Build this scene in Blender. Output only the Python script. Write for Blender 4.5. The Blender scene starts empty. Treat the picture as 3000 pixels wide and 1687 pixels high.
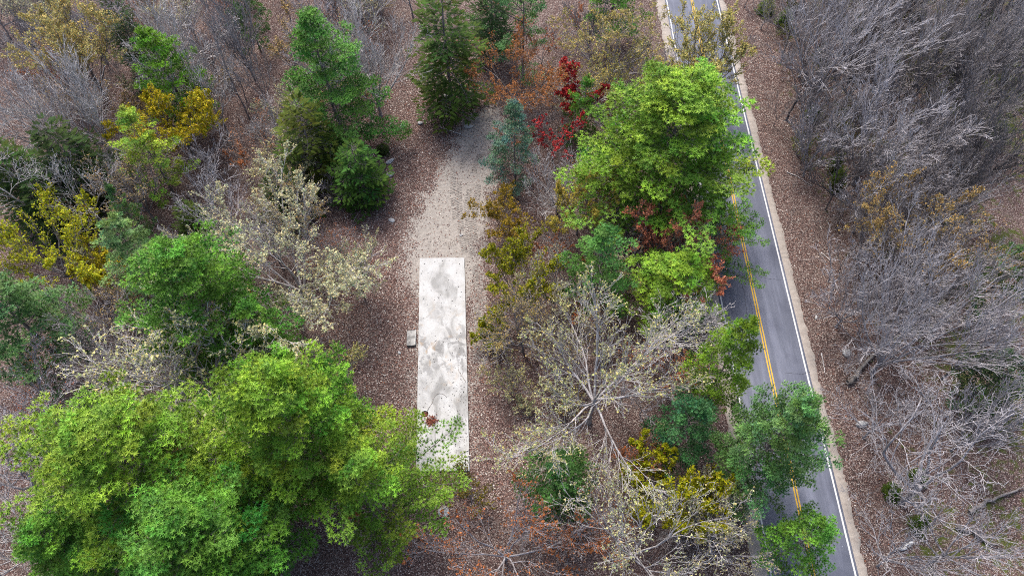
import bpy, bmesh, math, random
import numpy as np
from mathutils import Vector

# ---------------------------------------------------------------- camera, sky, sun, exposure
scene = bpy.context.scene
F, CH, PITCH = 2080.0, 56.0, math.radians(58)      # focal length in photo pixels, drone height, pitch below horizon
cam_d = bpy.data.cameras.new('camera'); cam = bpy.data.objects.new('camera', cam_d)
scene.collection.objects.link(cam); scene.camera = cam
cam.location = (0, 0, CH); cam.rotation_euler = (math.pi / 2 - PITCH, 0, 0)
cam_d.sensor_width = 36; cam_d.lens = 36 * F / 3000; cam_d.clip_end = 3000; cam_d.clip_start = 0.5

SUN_EL, SUN_AZ = math.radians(58), math.radians(-20)   # azimuth measured from +Y towards +X
world = bpy.data.worlds.new('World'); scene.world = world; world.use_nodes = True
wn = world.node_tree; wn.nodes.clear()
sky = wn.nodes.new('ShaderNodeTexSky'); sky.sky_type = 'NISHITA'; sky.sun_disc = False
sky.sun_elevation = SUN_EL; sky.sun_rotation = SUN_AZ; sky.air_density = 1.0; sky.dust_density = 4.0; sky.ozone_density = 1.0
bg = wn.nodes.new('ShaderNodeBackground'); bg.inputs[1].default_value = 0.11
wo = wn.nodes.new('ShaderNodeOutputWorld')
wn.links.new(sky.outputs[0], bg.inputs[0]); wn.links.new(bg.outputs[0], wo.inputs[0])
sun_d = bpy.data.lights.new('sun', 'SUN'); sun = bpy.data.objects.new('sun', sun_d); scene.collection.objects.link(sun)
sun_d.energy = 1.5; sun_d.angle = math.radians(18); sun_d.color = (1.0, 0.96, 0.9)
sd = Vector((math.sin(SUN_AZ) * math.cos(SUN_EL), math.cos(SUN_AZ) * math.cos(SUN_EL), math.sin(SUN_EL)))
sun.rotation_euler = sd.to_track_quat('Z', 'Y').to_euler(); sun.location = sd * 200
vs = scene.view_settings
vs.view_transform = 'Standard'; vs.look = 'None'; vs.gamma = 1.0; vs.exposure = 1.4; vs.use_curve_mapping = False
scene.render.engine = 'CYCLES'
cy = scene.cycles
cy.max_bounces = 4; cy.diffuse_bounces = 2; cy.transmission_bounces = 2; cy.use_denoising = False; cy.glossy_bounces = 2; cy.filter_width = 1.0
cy.use_adaptive_sampling = False; cy.debug_use_spatial_splits = True

# ---------------------------------------------------------------- helpers
COL = scene.collection
RNG = np.random.default_rng(7)

def un(px, py, z=0.0):
    """photo pixel -> world point at height z (used to read positions off the photograph)"""
    a = math.pi / 2 - PITCH; c, s = math.cos(a), math.sin(a)
    dx, dy, dz = (px - 1500) / F, -(py - 843.5) / F, -1.0
    w = (dx, c * dy - s * dz, s * dy + c * dz)
    t = (CH - z) / -w[2]
    return (w[0] * t, w[1] * t, z)

def depth(p):
    a = math.pi / 2 - PITCH; c, s = math.cos(a), math.sin(a)
    return -(-s * p[1] + c * (p[2] - CH))

def sstep(a, b, x):
    t = np.clip((x - a) / (b - a), 0, 1); return t * t * (3 - 2 * t)

def seg_dist(x, y, pts):
    """distance to a polyline with radius per point, minus the radius (numpy)"""
    best = np.full(np.shape(x), 1e9)
    for (x0, y0, r0), (x1, y1, r1) in zip(pts[:-1], pts[1:]):
        dx, dy = x1 - x0, y1 - y0
        t = np.clip(((x - x0) * dx + (y - y0) * dy) / (dx * dx + dy * dy + 1e-9), 0, 1)
        best = np.minimum(best, np.hypot(x - x0 - t * dx, y - y0 - t * dy) - (r0 + t * (r1 - r0)))
    return best

def pxpath(l):
    out = []
    for px, py, r in l:
        p = un(px, py); out.append((p[0], p[1], r * depth(p) / F))
    return out

CLEAR = pxpath([(1250, 330, 120), (1220, 450, 150), (1230, 600, 150), (1260, 760, 170), (1260, 1000, 190), (1270, 1250, 200), (1280, 1420, 170)])
SAND = pxpath([(1420, 365, 50), (1385, 440, 52), (1370, 520, 66), (1330, 620, 88), (1300, 700, 92), (1300, 790, 100)])
SAND2 = pxpath([(1395, 760, 20), (1402, 900, 18), (1405, 1050, 16)])

def gz(x, y):
    """terrain height: gentle forest-floor undulation, flat on the clearing and the road"""
    x = np.asarray(x, float); y = np.asarray(y, float)
    m = sstep(0.0, 7.0, seg_dist(x, y, CLEAR)) * sstep(5.6, 11.0, np.abs(x - 22.35))
    u = 0.35 * np.sin(x * .23 + 1.3) * np.cos(y * .19) + 0.22 * np.sin(x * .51 + y * .37) + 0.12 * np.sin(x * 1.1 - y * .9)
    return m * u

def gzf(x, y): return float(gz(np.array([x]), np.array([y]))[0])

# cheap smooth value noise for numpy (positions of litter, moss and so on)
def vnoise(x, y, sc, seed=0):
    x = np.asarray(x) * sc; y = np.asarray(y) * sc
    xi, yi = np.floor(x).astype(int), np.floor(y).astype(int)
    fx, fy = x - xi, y - yi; fx = fx * fx * (3 - 2 * fx); fy = fy * fy * (3 - 2 * fy)
    def h(a, b):
        n = (a * 374761393 + b * 668265263 + seed * 974711) & 0x7fffffff
        n = ((n ^ (n >> 13)) * 1274126177) & 0x7fffffff
        return ((n ^ (n >> 16)) & 0xffff) / 65535.0
    return (h(xi, yi) * (1 - fx) + h(xi + 1, yi) * fx) * (1 - fy) + (h(xi, yi + 1) * (1 - fx) + h(xi + 1, yi + 1) * fx) * fy

def fnoise(x, y, sc, seed=0):
    return (vnoise(x, y, sc, seed) * .5 + vnoise(x, y, sc * 2.1, seed + 1) * .3 + vnoise(x, y, sc * 4.3, seed + 2) * .2)

# ---------------------------------------------------------------- mesh helpers
def np_mesh(name, V, T, mat=None, col=None, smooth=False, attrs=None):
    V = np.asarray(V, np.float32).reshape(-1, 3); T = np.asarray(T, np.int32).reshape(-1, 3)
    me = bpy.data.meshes.new(name)
    me.vertices.add(len(V)); me.vertices.foreach_set('co', V.ravel())
    me.loops.add(T.size); me.loops.foreach_set('vertex_index', T.ravel())
    me.polygons.add(len(T)); me.polygons.foreach_set('loop_start', np.arange(0, T.size, 3, dtype=np.int32))
    if smooth: me.polygons.foreach_set('use_smooth', np.ones(len(T), bool))
    if col is not None:
        a = me.attributes.new('jit', 'FLOAT_COLOR', 'POINT')
        c = np.ones((len(V), 4), np.float32); c[:, :3] = col; a.data.foreach_set('color', c.ravel())
    for k, v in (attrs or {}).items():
        a = me.attributes.new(k, 'FLOAT', 'POINT'); a.data.foreach_set('value', np.asarray(v, np.float32))
    me.update(calc_edges=True)
    if mat: me.materials.append(mat)
    return me

def obj(name, me, parent=None, loc=None, rot=None, scale=None, color=None):
    o = bpy.data.objects.new(name, me); COL.objects.link(o)
    if parent: o.parent = parent
    if loc is not None: o.location = loc
    if rot is not None: o.rotation_euler = rot
    if scale is not None: o.scale = scale
    if color is not None: o.color = (*color, 1)
    return o

def tag(o, label=None, cat=None, group=None, kind=None):
    if label: o['label'] = label
    if cat: o['category'] = cat
    if group: o['group'] = group
    if kind: o['kind'] = kind
    return o

def frames(D):
    """orthonormal frames for unit directions D (N,3)"""
    up = np.where(np.abs(D[:, 2:3]) > .9, np.array([[1., 0, 0]]), np.array([[0, 0, 1.]]))
    A = np.cross(D, up); A /= np.linalg.norm(A, axis=1, keepdims=True) + 1e-9
    return A, np.cross(A, D)

def tubes(S, sides=3):
    """S rows: x0 y0 z0 r0 x1 y1 z1 r1 -> open prisms"""
    S = np.asarray(S, float); n = len(S)
    P0, R0, P1, R1 = S[:, :3], S[:, 3], S[:, 4:7], S[:, 7]
    D = P1 - P0; D /= np.linalg.norm(D, axis=1, keepdims=True) + 1e-9
    A, B = frames(D)
    ang = np.arange(sides) * 2 * math.pi / sides
    ring = A[:, None, :] * np.cos(ang)[None, :, None] + B[:, None, :] * np.sin(ang)[None, :, None]
    V = np.concatenate([P0[:, None] + ring * R0[:, None, None], P1[:, None] + ring * R1[:, None, None]], 1).reshape(-1, 3)
    i = np.arange(sides); j = (i + 1) % sides
    t = np.concatenate([np.stack([i, j, i + sides], 1), np.stack([j, j + sides, i + sides], 1)])
    T = (t[None] + (np.arange(n) * 2 * sides)[:, None, None]).reshape(-1, 3)
    return V, T

def sweep(P, R, sides=8, cap=True):
    """one continuous tube through points P with radii R"""
    P = np.asarray(P, float); n = len(P)
    D = np.gradient(P, axis=0); D /= np.linalg.norm(D, axis=1, keepdims=True) + 1e-9
    ref = np.array([1., 0, 0]) if abs(D[0][0]) < .8 else np.array([0, 1., 0])
    V = []
    ang = np.arange(sides) * 2 * math.pi / sides
    for k in range(n):
        a = np.cross(D[k], ref); a /= np.linalg.norm(a) + 1e-9; b = np.cross(a, D[k]); ref = -np.cross(a, D[k]) * 0 + ref
        V.append(P[k] + (np.cos(ang)[:, None] * a + np.sin(ang)[:, None] * b) * R[k])
    V = np.concatenate(V); i = np.arange(sides); j = (i + 1) % sides
    T = np.concatenate([np.concatenate([np.stack([i + k * sides, j + k * sides, i + (k + 1) * sides], 1),
                                        np.stack([j + k * sides, j + (k + 1) * sides, i + (k + 1) * sides], 1)]) for k in range(n - 1)])
    if cap:
        V = np.concatenate([V, P[-1:]]); c = len(V) - 1; k = (n - 1) * sides
        T = np.concatenate([T, np.stack([i + k, j + k, np.full(sides, c)], 1)])
    return V, T

def join(parts):
    V, T, o = [], [], 0
    for v, t in parts:
        if len(v) == 0: continue
        V.append(v); T.append(t + o); o += len(v)
    return np.concatenate(V), np.concatenate(T)

# ---------------------------------------------------------------- materials
def new_mat(name):
    m = bpy.data.materials.new(name); m.use_nodes = True
    nt = m.node_tree; nt.nodes.clear()
    return m, nt

class N:
    """tiny node builder"""
    def __init__(s, nt): s.nt = nt
    def add(s, t, **k):
        n = s.nt.nodes.new(t)
        for a, v in k.items(): setattr(n, a, v)
        return n
    def link(s, a, b): s.nt.links.new(a, b)
    def val(s, sock, v):
        if hasattr(v, 'is_linked'): s.link(v, sock)
        elif v is not None: sock.default_value = v
    def noise(s, scale, detail=4, rough=.6, vec=None, dist=0):
        n = s.add('ShaderNodeTexNoise'); n.inputs['Scale'].default_value = scale; n.inputs['Detail'].default_value = detail
        n.inputs['Roughness'].default_value = rough; n.inputs['Distortion'].default_value = dist
        if vec is not None: s.link(vec, n.inputs['Vector'])
        return n.outputs['Fac']
    def voro(s, scale, vec=None, feature='F1', out='Distance'):
        n = s.add('ShaderNodeTexVoronoi', feature=feature); n.inputs['Scale'].default_value = scale
        if vec is not None: s.link(vec, n.inputs['Vector'])
        return n.outputs[out]
    def ramp(s, fac, stops, interp='LINEAR'):
        n = s.add('ShaderNodeValToRGB'); n.color_ramp.interpolation = interp
        e = n.color_ramp.elements
        while len(e) < len(stops): e.new(0.5)
        for i, (p, c) in enumerate(stops):
            e[i].position = p; e[i].color = (*c, 1) if len(c) == 3 else c
        s.link(fac, n.inputs[0]); return n.outputs[0]
    def mix(s, fac, a, b, mode='MIX'):
        n = s.add('ShaderNodeMix', data_type='RGBA', blend_type=mode)
        s.val(n.inputs[0], fac)
        for sock, v in ((n.inputs[6], a), (n.inputs[7], b)):
            if isinstance(v, tuple): sock.default_value = (*v, 1) if len(v) == 3 else v
            else: s.link(v, sock)
        return n.outputs[2]
    def math(s, op, a, b=0.0, clamp=False):
        n = s.add('ShaderNodeMath', operation=op, use_clamp=clamp)
        s.val(n.inputs[0], a); s.val(n.inputs[1], b); return n.outputs[0]
    def smooth(s, x, a, b):
        n = s.add('ShaderNodeMapRange', interpolation_type='SMOOTHSTEP')
        s.link(x, n.inputs[0]); n.inputs[1].default_value = a; n.inputs[2].default_value = b; return n.outputs[0]
    def attr(s, name, out='Fac'):
        return s.add('ShaderNodeAttribute', attribute_name=name).outputs[out]
    def coords(s, out='Object'): return s.add('ShaderNodeTexCoord').outputs[out]
    def mapping(s, vec, scale=(1, 1, 1), loc=(0, 0, 0), rot=(0, 0, 0)):
        n = s.add('ShaderNodeMapping'); s.link(vec, n.inputs[0])
        n.inputs[1].default_value = loc; n.inputs[2].default_value = rot; n.inputs[3].default_value = scale; return n.outputs[0]
    def bump(s, h, strength=.5, dist=.05):
        n = s.add('ShaderNodeBump'); n.inputs['Strength'].default_value = strength; n.inputs['Distance'].default_value = dist
        s.link(h, n.inputs['Height']); return n.outputs[0]
    def out(s, color, rough=.9, normal=None, spec=.2):
        b = s.add('ShaderNodeBsdfPrincipled'); s.val(b.inputs['Base Color'], color if not isinstance(color, tuple) else (*color, 1))
        s.val(b.inputs['Roughness'], rough); b.inputs['Specular IOR Level'].default_value = spec
        if normal is not None: s.link(normal, b.inputs['Normal'])
        o = s.add('ShaderNodeOutputMaterial'); s.link(b.outputs[0], o.inputs[0]); return b

def mat_leaf(name, trans=.3, rough=.55, spec=.25):
    """foliage: object colour times a per-tuft tint (hue jitter; on pines also painted light and shade), with some light passing through"""
    m, nt = new_mat(name); n = N(nt)
    oi = n.add('ShaderNodeObjectInfo')
    c = n.mix(1.0, oi.outputs['Color'], n.attr('jit', 'Color'), 'MULTIPLY')
    b = n.add('ShaderNodeBsdfPrincipled'); n.link(c, b.inputs['Base Color'])
    b.inputs['Roughness'].default_value = rough; b.inputs['Specular IOR Level'].default_value = spec
    t = n.add('ShaderNodeBsdfTranslucent'); n.link(c, t.inputs['Color'])
    mx = n.add('ShaderNodeMixShader'); mx.inputs[0].default_value = trans
    n.link(b.outputs[0], mx.inputs[1]); n.link(t.outputs[0], mx.inputs[2])
    o = n.add('ShaderNodeOutputMaterial'); n.link(mx.outputs[0], o.inputs[0])
    return m

def mat_bark(name):
    m, nt = new_mat(name); n = N(nt)
    oi = n.add('ShaderNodeObjectInfo'); v = n.coords()
    a = n.noise(1.3, 5, .7, v); b = n.noise(14, 3, .6, n.mapping(v, (1, 1, .25)))
    c = n.mix(n.smooth(a, .35, .7), (.55, .52, .50), (1.05, 1.04, 1.06))
    c = n.mix(n.smooth(b, .45, .65), c, n.mix(1, c, (.6, .57, .55), 'MULTIPLY'))
    c = n.mix(1.0, c, oi.outputs['Color'], 'MULTIPLY')
    n.out(c, .9, n.bump(b, .6, .03), .1); return m

M_NEEDLE = mat_leaf('pine_needles', .16)
M_FROND = mat_leaf('hemlock_fronds', .18, .7, .08)
M_BUD = mat_leaf('spring_buds', .35, .7)
M_BARK = mat_bark('bark')

def mat_ground():
    m, nt = new_mat('forest_floor'); n = N(nt)
    v = n.coords()
    cell = n.voro(13, v, out='Color'); sep = n.add('ShaderNodeSeparateColor'); n.link(cell, sep.inputs[0])
    cd = n.voro(13, v)
    leaf = n.ramp(sep.outputs[0], [(0, (.055, .032, .029)), (.3, (.135, .080, .070)), (.62, (.21, .140, .123)), (.86, (.31, .24, .21)), (1, (.48, .42, .38))])
    leaf = n.mix(n.smooth(cd, .35, .75), leaf, (.05, .033, .03))
    big = n.noise(.13, 4, .6, v); mid = n.noise(.7, 4, .65, v)
    leaf = n.mix(n.smooth(big, .3, .7), leaf, n.mix(1, leaf, (.82, .86, .86), 'MULTIPLY'))
    leaf = n.mix(n.math('MULTIPLY', n.smooth(mid, .5, .72), .55), leaf, (.10, .075, .065))
    # bare grey-tan soil of the drive
    g1 = n.noise(3.2, 6, .72, v); g2 = n.voro(22, v)
    sand = n.ramp(g1, [(.25, (.17, .152, .135)), (.5, (.285, .258, .232)), (.75, (.38, .352, .322))])
    sand = n.mix(n.smooth(g2, .1, .3), n.mix(1, sand, (1.25, 1.25, 1.25), 'MULTIPLY'), sand)
    sm = n.math('ADD', n.attr('sand'), n.math('MULTIPLY', n.math('SUBTRACT', n.noise(.9, 8, .78, v), .5), 2.2))
    sm = n.math('ADD', sm, n.math('MULTIPLY', n.math('SUBTRACT', sep.outputs[1], .5), .55))
    c = n.mix(n.smooth(sm, .42, .62), leaf, sand)
    # moss
    mm = n.math('ADD', n.attr('moss'), n.math('MULTIPLY', n.math('SUBTRACT', n.noise(1.1, 5, .7, v), .5), 1.6))
    moss = n.ramp(n.noise(9, 3, .7, v), [(.3, (.03, .045, .006)), (.7, (.085, .11, .015))])
    c = n.mix(n.math('MULTIPLY', n.smooth(mm, .55, .8), .85), c, moss)
    h = n.math('ADD', sep.outputs[2], n.math('MULTIPLY', mid, 2.0))
    n.out(c, .95, n.bump(h, .6, .04), .1); return m

def mat_asphalt():
    m, nt = new_mat('asphalt'); n = N(nt); v = n.coords()
    f = n.noise(38, 3, .8, v); w = n.noise(1.0, 5, .65, n.mapping(v, (1.3, .12, 1))); s = n.noise(.35, 4, .6, v)
    c = n.ramp(f, [(.3, (.088, .096, .128)), (.6, (.128, .138, .178)), (.8, (.185, .196, .235))])
    c = n.mix(n.smooth(w, .42, .68), c, n.mix(1, c, (1.4, 1.38, 1.36), 'MULTIPLY'))
    c = n.mix(n.smooth(s, .45, .7), c, n.mix(1, c, (.8, .8, .82), 'MULTIPLY'))
    n.out(c, .8, n.bump(f, .3, .01), .3); return m

def mat_paint(name, col, wear):
    m, nt = new_mat(name); n = N(nt); v = n.coords()
    f = n.noise(24, 4, .8, v); w = n.noise(1.4, 4, .7, v)
    k = n.smooth(n.math('ADD', f, n.math('MULTIPLY', w, .5)), wear, wear + .14)
    c = n.mix(k, col, (.2, .2, .2))
    n.out(c, .7, None, .3); return m

def mat_sandy(name, c0, c1, c2, speck=(.1, .085, .07)):
    m, nt = new_mat(name); n = N(nt); v = n.coords()
    c = n.ramp(n.noise(2.4, 6, .75, v), [(.3, c0), (.5, c1), (.72, c2)])
    c = n.mix(n.smooth(n.noise(9, 5, .8, v), .6, .72), c, speck)
    n.out(c, .95, n.bump(n.noise(20, 4, .7, v), .5, .02), .1); return m

def mat_concrete():
    m, nt = new_mat('slab_concrete'); n = N(nt); v = n.coords()
    c = n.ramp(n.noise(.9, 6, .65, v), [(.3, (.35, .348, .335)), (.5, (.415, .415, .41)), (.7, (.465, .47, .47))])
    st = n.noise(.55, 5, .6, n.mapping(v, (1, .55, 1), (3.1, 1.7, 0)), .6)
    c = n.mix(n.math('MULTIPLY', n.smooth(st, .50, .68), .75), c, (.20, .197, .19))
    # greyer damp patches and a rusty bloom near the middle of the pad
    sx = n.add('ShaderNodeSeparateXYZ'); n.link(v, sx.inputs[0])
    mid = n.math('SUBTRACT', 1.0, n.math('MULTIPLY', n.math('ABSOLUTE', n.math('SUBTRACT', sx.outputs[1], .5)), .17), True)
    b1 = n.noise(1.1, 5, .62, n.mapping(v, (1, .8, 1), (9, 4, 0)), .8)
    c = n.mix(n.math('MULTIPLY', n.math('MULTIPLY', n.smooth(b1, .46, .62), mid), .8), c, (.15, .147, .145))
    b2 = n.noise(1.0, 4, .6, n.mapping(v, (1.4, .8, 1), (31, 14, 0)), .5)
    c = n.mix(n.math('MULTIPLY', n.math('MULTIPLY', n.smooth(b2, .54, .7), mid), .6), c, (.34, .23, .125))
    d = n.noise(3.5, 5, .7, n.mapping(v, (1.6, .5, 1)))
    c = n.mix(n.math('MULTIPLY', n.smooth(d, .6, .72), .35), c, (.14, .135, .13))
    p = n.noise(16, 4, .75, v)
    c = n.mix(n.math('MULTIPLY', n.smooth(p, .70, .78), .6), c, (.09, .08, .07))
    n.out(c, .85, n.bump(n.noise(30, 3, .6, v), .25, .006), .2); return m

def mat_plain(name, col, var=.3, scale=6, rough=.85):
    m, nt = new_mat(name); n = N(nt); v = n.coords()
    c = n.mix(n.smooth(n.noise(scale, 5, .7, v), .35, .65), tuple(x * (1 - var) for x in col), tuple(min(1, x * (1 + var)) for x in col))
    n.out(c, rough, n.bump(n.noise(scale * 3, 4, .7, v), .4, .02), .2); return m

M_GROUND = mat_ground(); M_ASPHALT = mat_asphalt()
M_WHITE = mat_paint('white_line', (.52, .52, .52), .86); M_YELLOW = mat_paint('yellow_line', (.56, .34, .035), .88)
M_SHOULDER = mat_sandy('sandy_shoulder', (.25, .215, .19), (.31, .275, .245), (.37, .335, .30))
M_CONC = mat_concrete(); M_STONE = mat_plain('stone', (.36, .36, .36), .3, 5)
M_DARK = mat_plain('dark_metal', (.05, .045, .04), .4, 8); M_TAR = mat_plain('crack_fill', (.035, .035, .04), .3, 8)
M_BLOCK = mat_plain('weathered_block', (.24, .235, .225), .45, 2.2); M_WOOD = mat_plain('dead_wood', (.30, .27, .25), .35, 7)
M_MUD = mat_sandy('drive_mud', (.15, .13, .115), (.21, .187, .167), (.28, .255, .23))
M_PVC = mat_plain('pale_rim', (.6, .6, .58), .15, 8)
M_LITTER = mat_leaf('dead_leaves', .15, .8, .15)

# ---------------------------------------------------------------- ground
def axis(parts):
    out = []
    for a, b, s in parts: out += list(np.arange(a, b, s))
    return np.array(out + [parts[-1][1]])
gx = axis([(-600, -120, 40), (-120, -72, 8), (-72, -18, 1.0), (-18, 8, .42), (8, 72, 1.0), (72, 120, 8), (120, 600, 40)])
gy = axis([(-300, -20, 20), (-20, 12, 1.0), (12, 62, .42), (62, 100, 1.0), (100, 180, 8), (180, 900, 40)])
GX, GY = np.meshgrid(gx, gy, indexing='ij')
fx, fy = GX.ravel(), GY.ravel()
GZ = gz(fx, fy)
sand_a = np.maximum(sstep(3.0, -1.6, seg_dist(fx, fy, SAND)), .75 * sstep(.9, -.4, seg_dist(fx, fy, SAND2)))
# the grey scuffed band round the pad
sand_a = np.maximum(sand_a, .42 * sstep(1.7, .2, np.abs(fx - (-6.65 + (fy - 38.4) * -.055)) - 2.3) * sstep(15, 20, fy) * sstep(46, 40, fy))
moss_a = np.where(fx > 27, .50 + .5 * (fnoise(fx, fy, .16, 5) - .5) + .12 * sstep(30, 44, fx), .05 + .55 * (fnoise(fx, fy, .12, 9) - .5))
moss_a = moss_a * sstep(0, 5, seg_dist(fx, fy, CLEAR)) * sstep(27.2, 31, fx) + .4 * np.where(fx < 16, np.clip(moss_a, 0, 1), 0)
ny = len(gy); I = (np.arange(len(gx) - 1)[:, None] * ny + np.arange(ny - 1)[None]).ravel()
T = np.concatenate([np.stack([I, I + ny, I + ny + 1], 1), np.stack([I, I + ny + 1, I + 1], 1)])
g = obj('ground', np_mesh('ground', np.stack([fx, fy, GZ], 1), T, M_GROUND, smooth=True, attrs={'sand': sand_a, 'moss': moss_a}))
tag(g, kind='structure')

# ---------------------------------------------------------------- road: straight, running along Y
def strip(name, xa, xb, y0, y1, z, mat, ja=0.0, jb=0.0, step=.25, seed=1, parent=None, skirt=0.0):
    ys = np.concatenate([np.arange(-40, 120, step), [121]]) if (ja or jb) else np.arange(y0, y1 + 1, 4.0)
    if ja or jb: ys = np.concatenate([[y0], ys, [y1]])
    na = (fnoise(ys, ys * 0 + seed, .7, seed) - .5) * 2 * ja + (fnoise(ys, ys * 0, 4, seed + 7) - .5) * ja
    nb = (fnoise(ys, ys * 0 + seed, .7, seed + 3) - .5) * 2 * jb + (fnoise(ys, ys * 0, 4, seed + 5) - .5) * jb
    L = np.stack([xa + na, ys, np.full_like(ys, z)], 1); R = np.stack([xb + nb, ys, np.full_like(ys, z)], 1)
    cols = [L, R]
    if skirt:
        L2, R2 = L.copy(), R.copy(); L2[:, 2] -= skirt; R2[:, 2] -= skirt; L2[:, 0] -= skirt * .6; R2[:, 0] += skirt * .6
        cols = [L2, L, R, R2]
    V = np.concatenate(cols); k = len(ys); T = []
    for c in range(len(cols) - 1):
        i = np.arange(k - 1) + c * k
        T += [np.stack([i, i + k, i + k + 1], 1), np.stack([i, i + k + 1, i + 1], 1)]
    return obj(name, np_mesh(name, V, np.concatenate(T), mat), parent)
tag(strip('road_shoulder', 25.4, 26.45, -300, 900, .022, M_SHOULDER, 0, .22, .12, 3, skirt=.05), kind='structure')
tag(strip('road_shoulder', 17.95, 19.3, -300, 900, .022, M_SHOULDER, .3, 0, .12, 9, skirt=.05), kind='structure')
road = tag(strip('road', 19.05, 25.72, -300, 900, .05, M_ASPHALT, skirt=.05), kind='structure')
strip('edge_line', 19.18, 19.31, -300, 900, .054, M_WHITE, .008, .008, .3, 2, road)
strip('edge_line', 25.42, 25.56, -300, 900, .054, M_WHITE, .008, .008, .3, 4, road)
strip('centre_line', 22.20, 22.31, -300, 900, .054, M_YELLOW, .006, .006, .3, 6, road)
strip('centre_line', 22.41, 22.52, -300, 900, .054, M_YELLOW, .006, .006, .3, 8, road)
def crack(pts, w, seed):
    r = random.Random(seed); P = []
    for (x0, y0), (x1, y1) in zip(pts[:-1], pts[1:]):
        n = max(3, int(math.hypot(x1 - x0, y1 - y0) / .22))
        for k in range(n): P.append((x0 + (x1 - x0) * k / n + r.uniform(-.06, .06), y0 + (y1 - y0) * k / n + r.uniform(-.06, .06)))
    P.append(pts[-1]); P = np.array(P); D = np.gradient(P, axis=0); D /= np.linalg.norm(D, axis=1, keepdims=True)
    Nn = np.stack([-D[:, 1], D[:, 0]], 1) * (w * RNG.uniform(.3, 1.1, (len(P), 1)))
    V = np.concatenate([np.c_[P + Nn, np.full(len(P), .0545)], np.c_[P - Nn, np.full(len(P), .0545)]]); k = len(P); i = np.arange(k - 1)
    obj('crack', np_mesh('crack', V, np.concatenate([np.stack([i, i + k, i + k + 1], 1), np.stack([i, i + k + 1, i + 1], 1)]), M_TAR), road)
def G(px, py): p = un(px, py); return (p[0], p[1])
crack([G(2160, 745), G(2163, 790), G(2178, 850), G(2190, 940), G(2200, 960)], .022, 1)
crack([G(2192, 702), G(2230, 706), G(2266, 705)], .018, 2); crack([G(2240, 815), G(2288, 821)], .016, 3)
crack([G(2362, 1540), G(2400, 1552), G(2466, 1563)], .02, 4); crack([G(2300, 1095), G(2352, 1095), G(2372, 1090)], .016, 5)
crack([G(2330, 1190), G(2372, 1200), G(2388, 1190)], .014, 6); crack([G(2050, 100), G(2062, 170), G(2080, 240)], .02, 7)
crack([G(2268, 1610), G(2290, 1660), G(2292, 1687)], .02, 8); crack([G(2196, 860), G(2206, 930), G(2212, 1000)], .015, 9)

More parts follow.
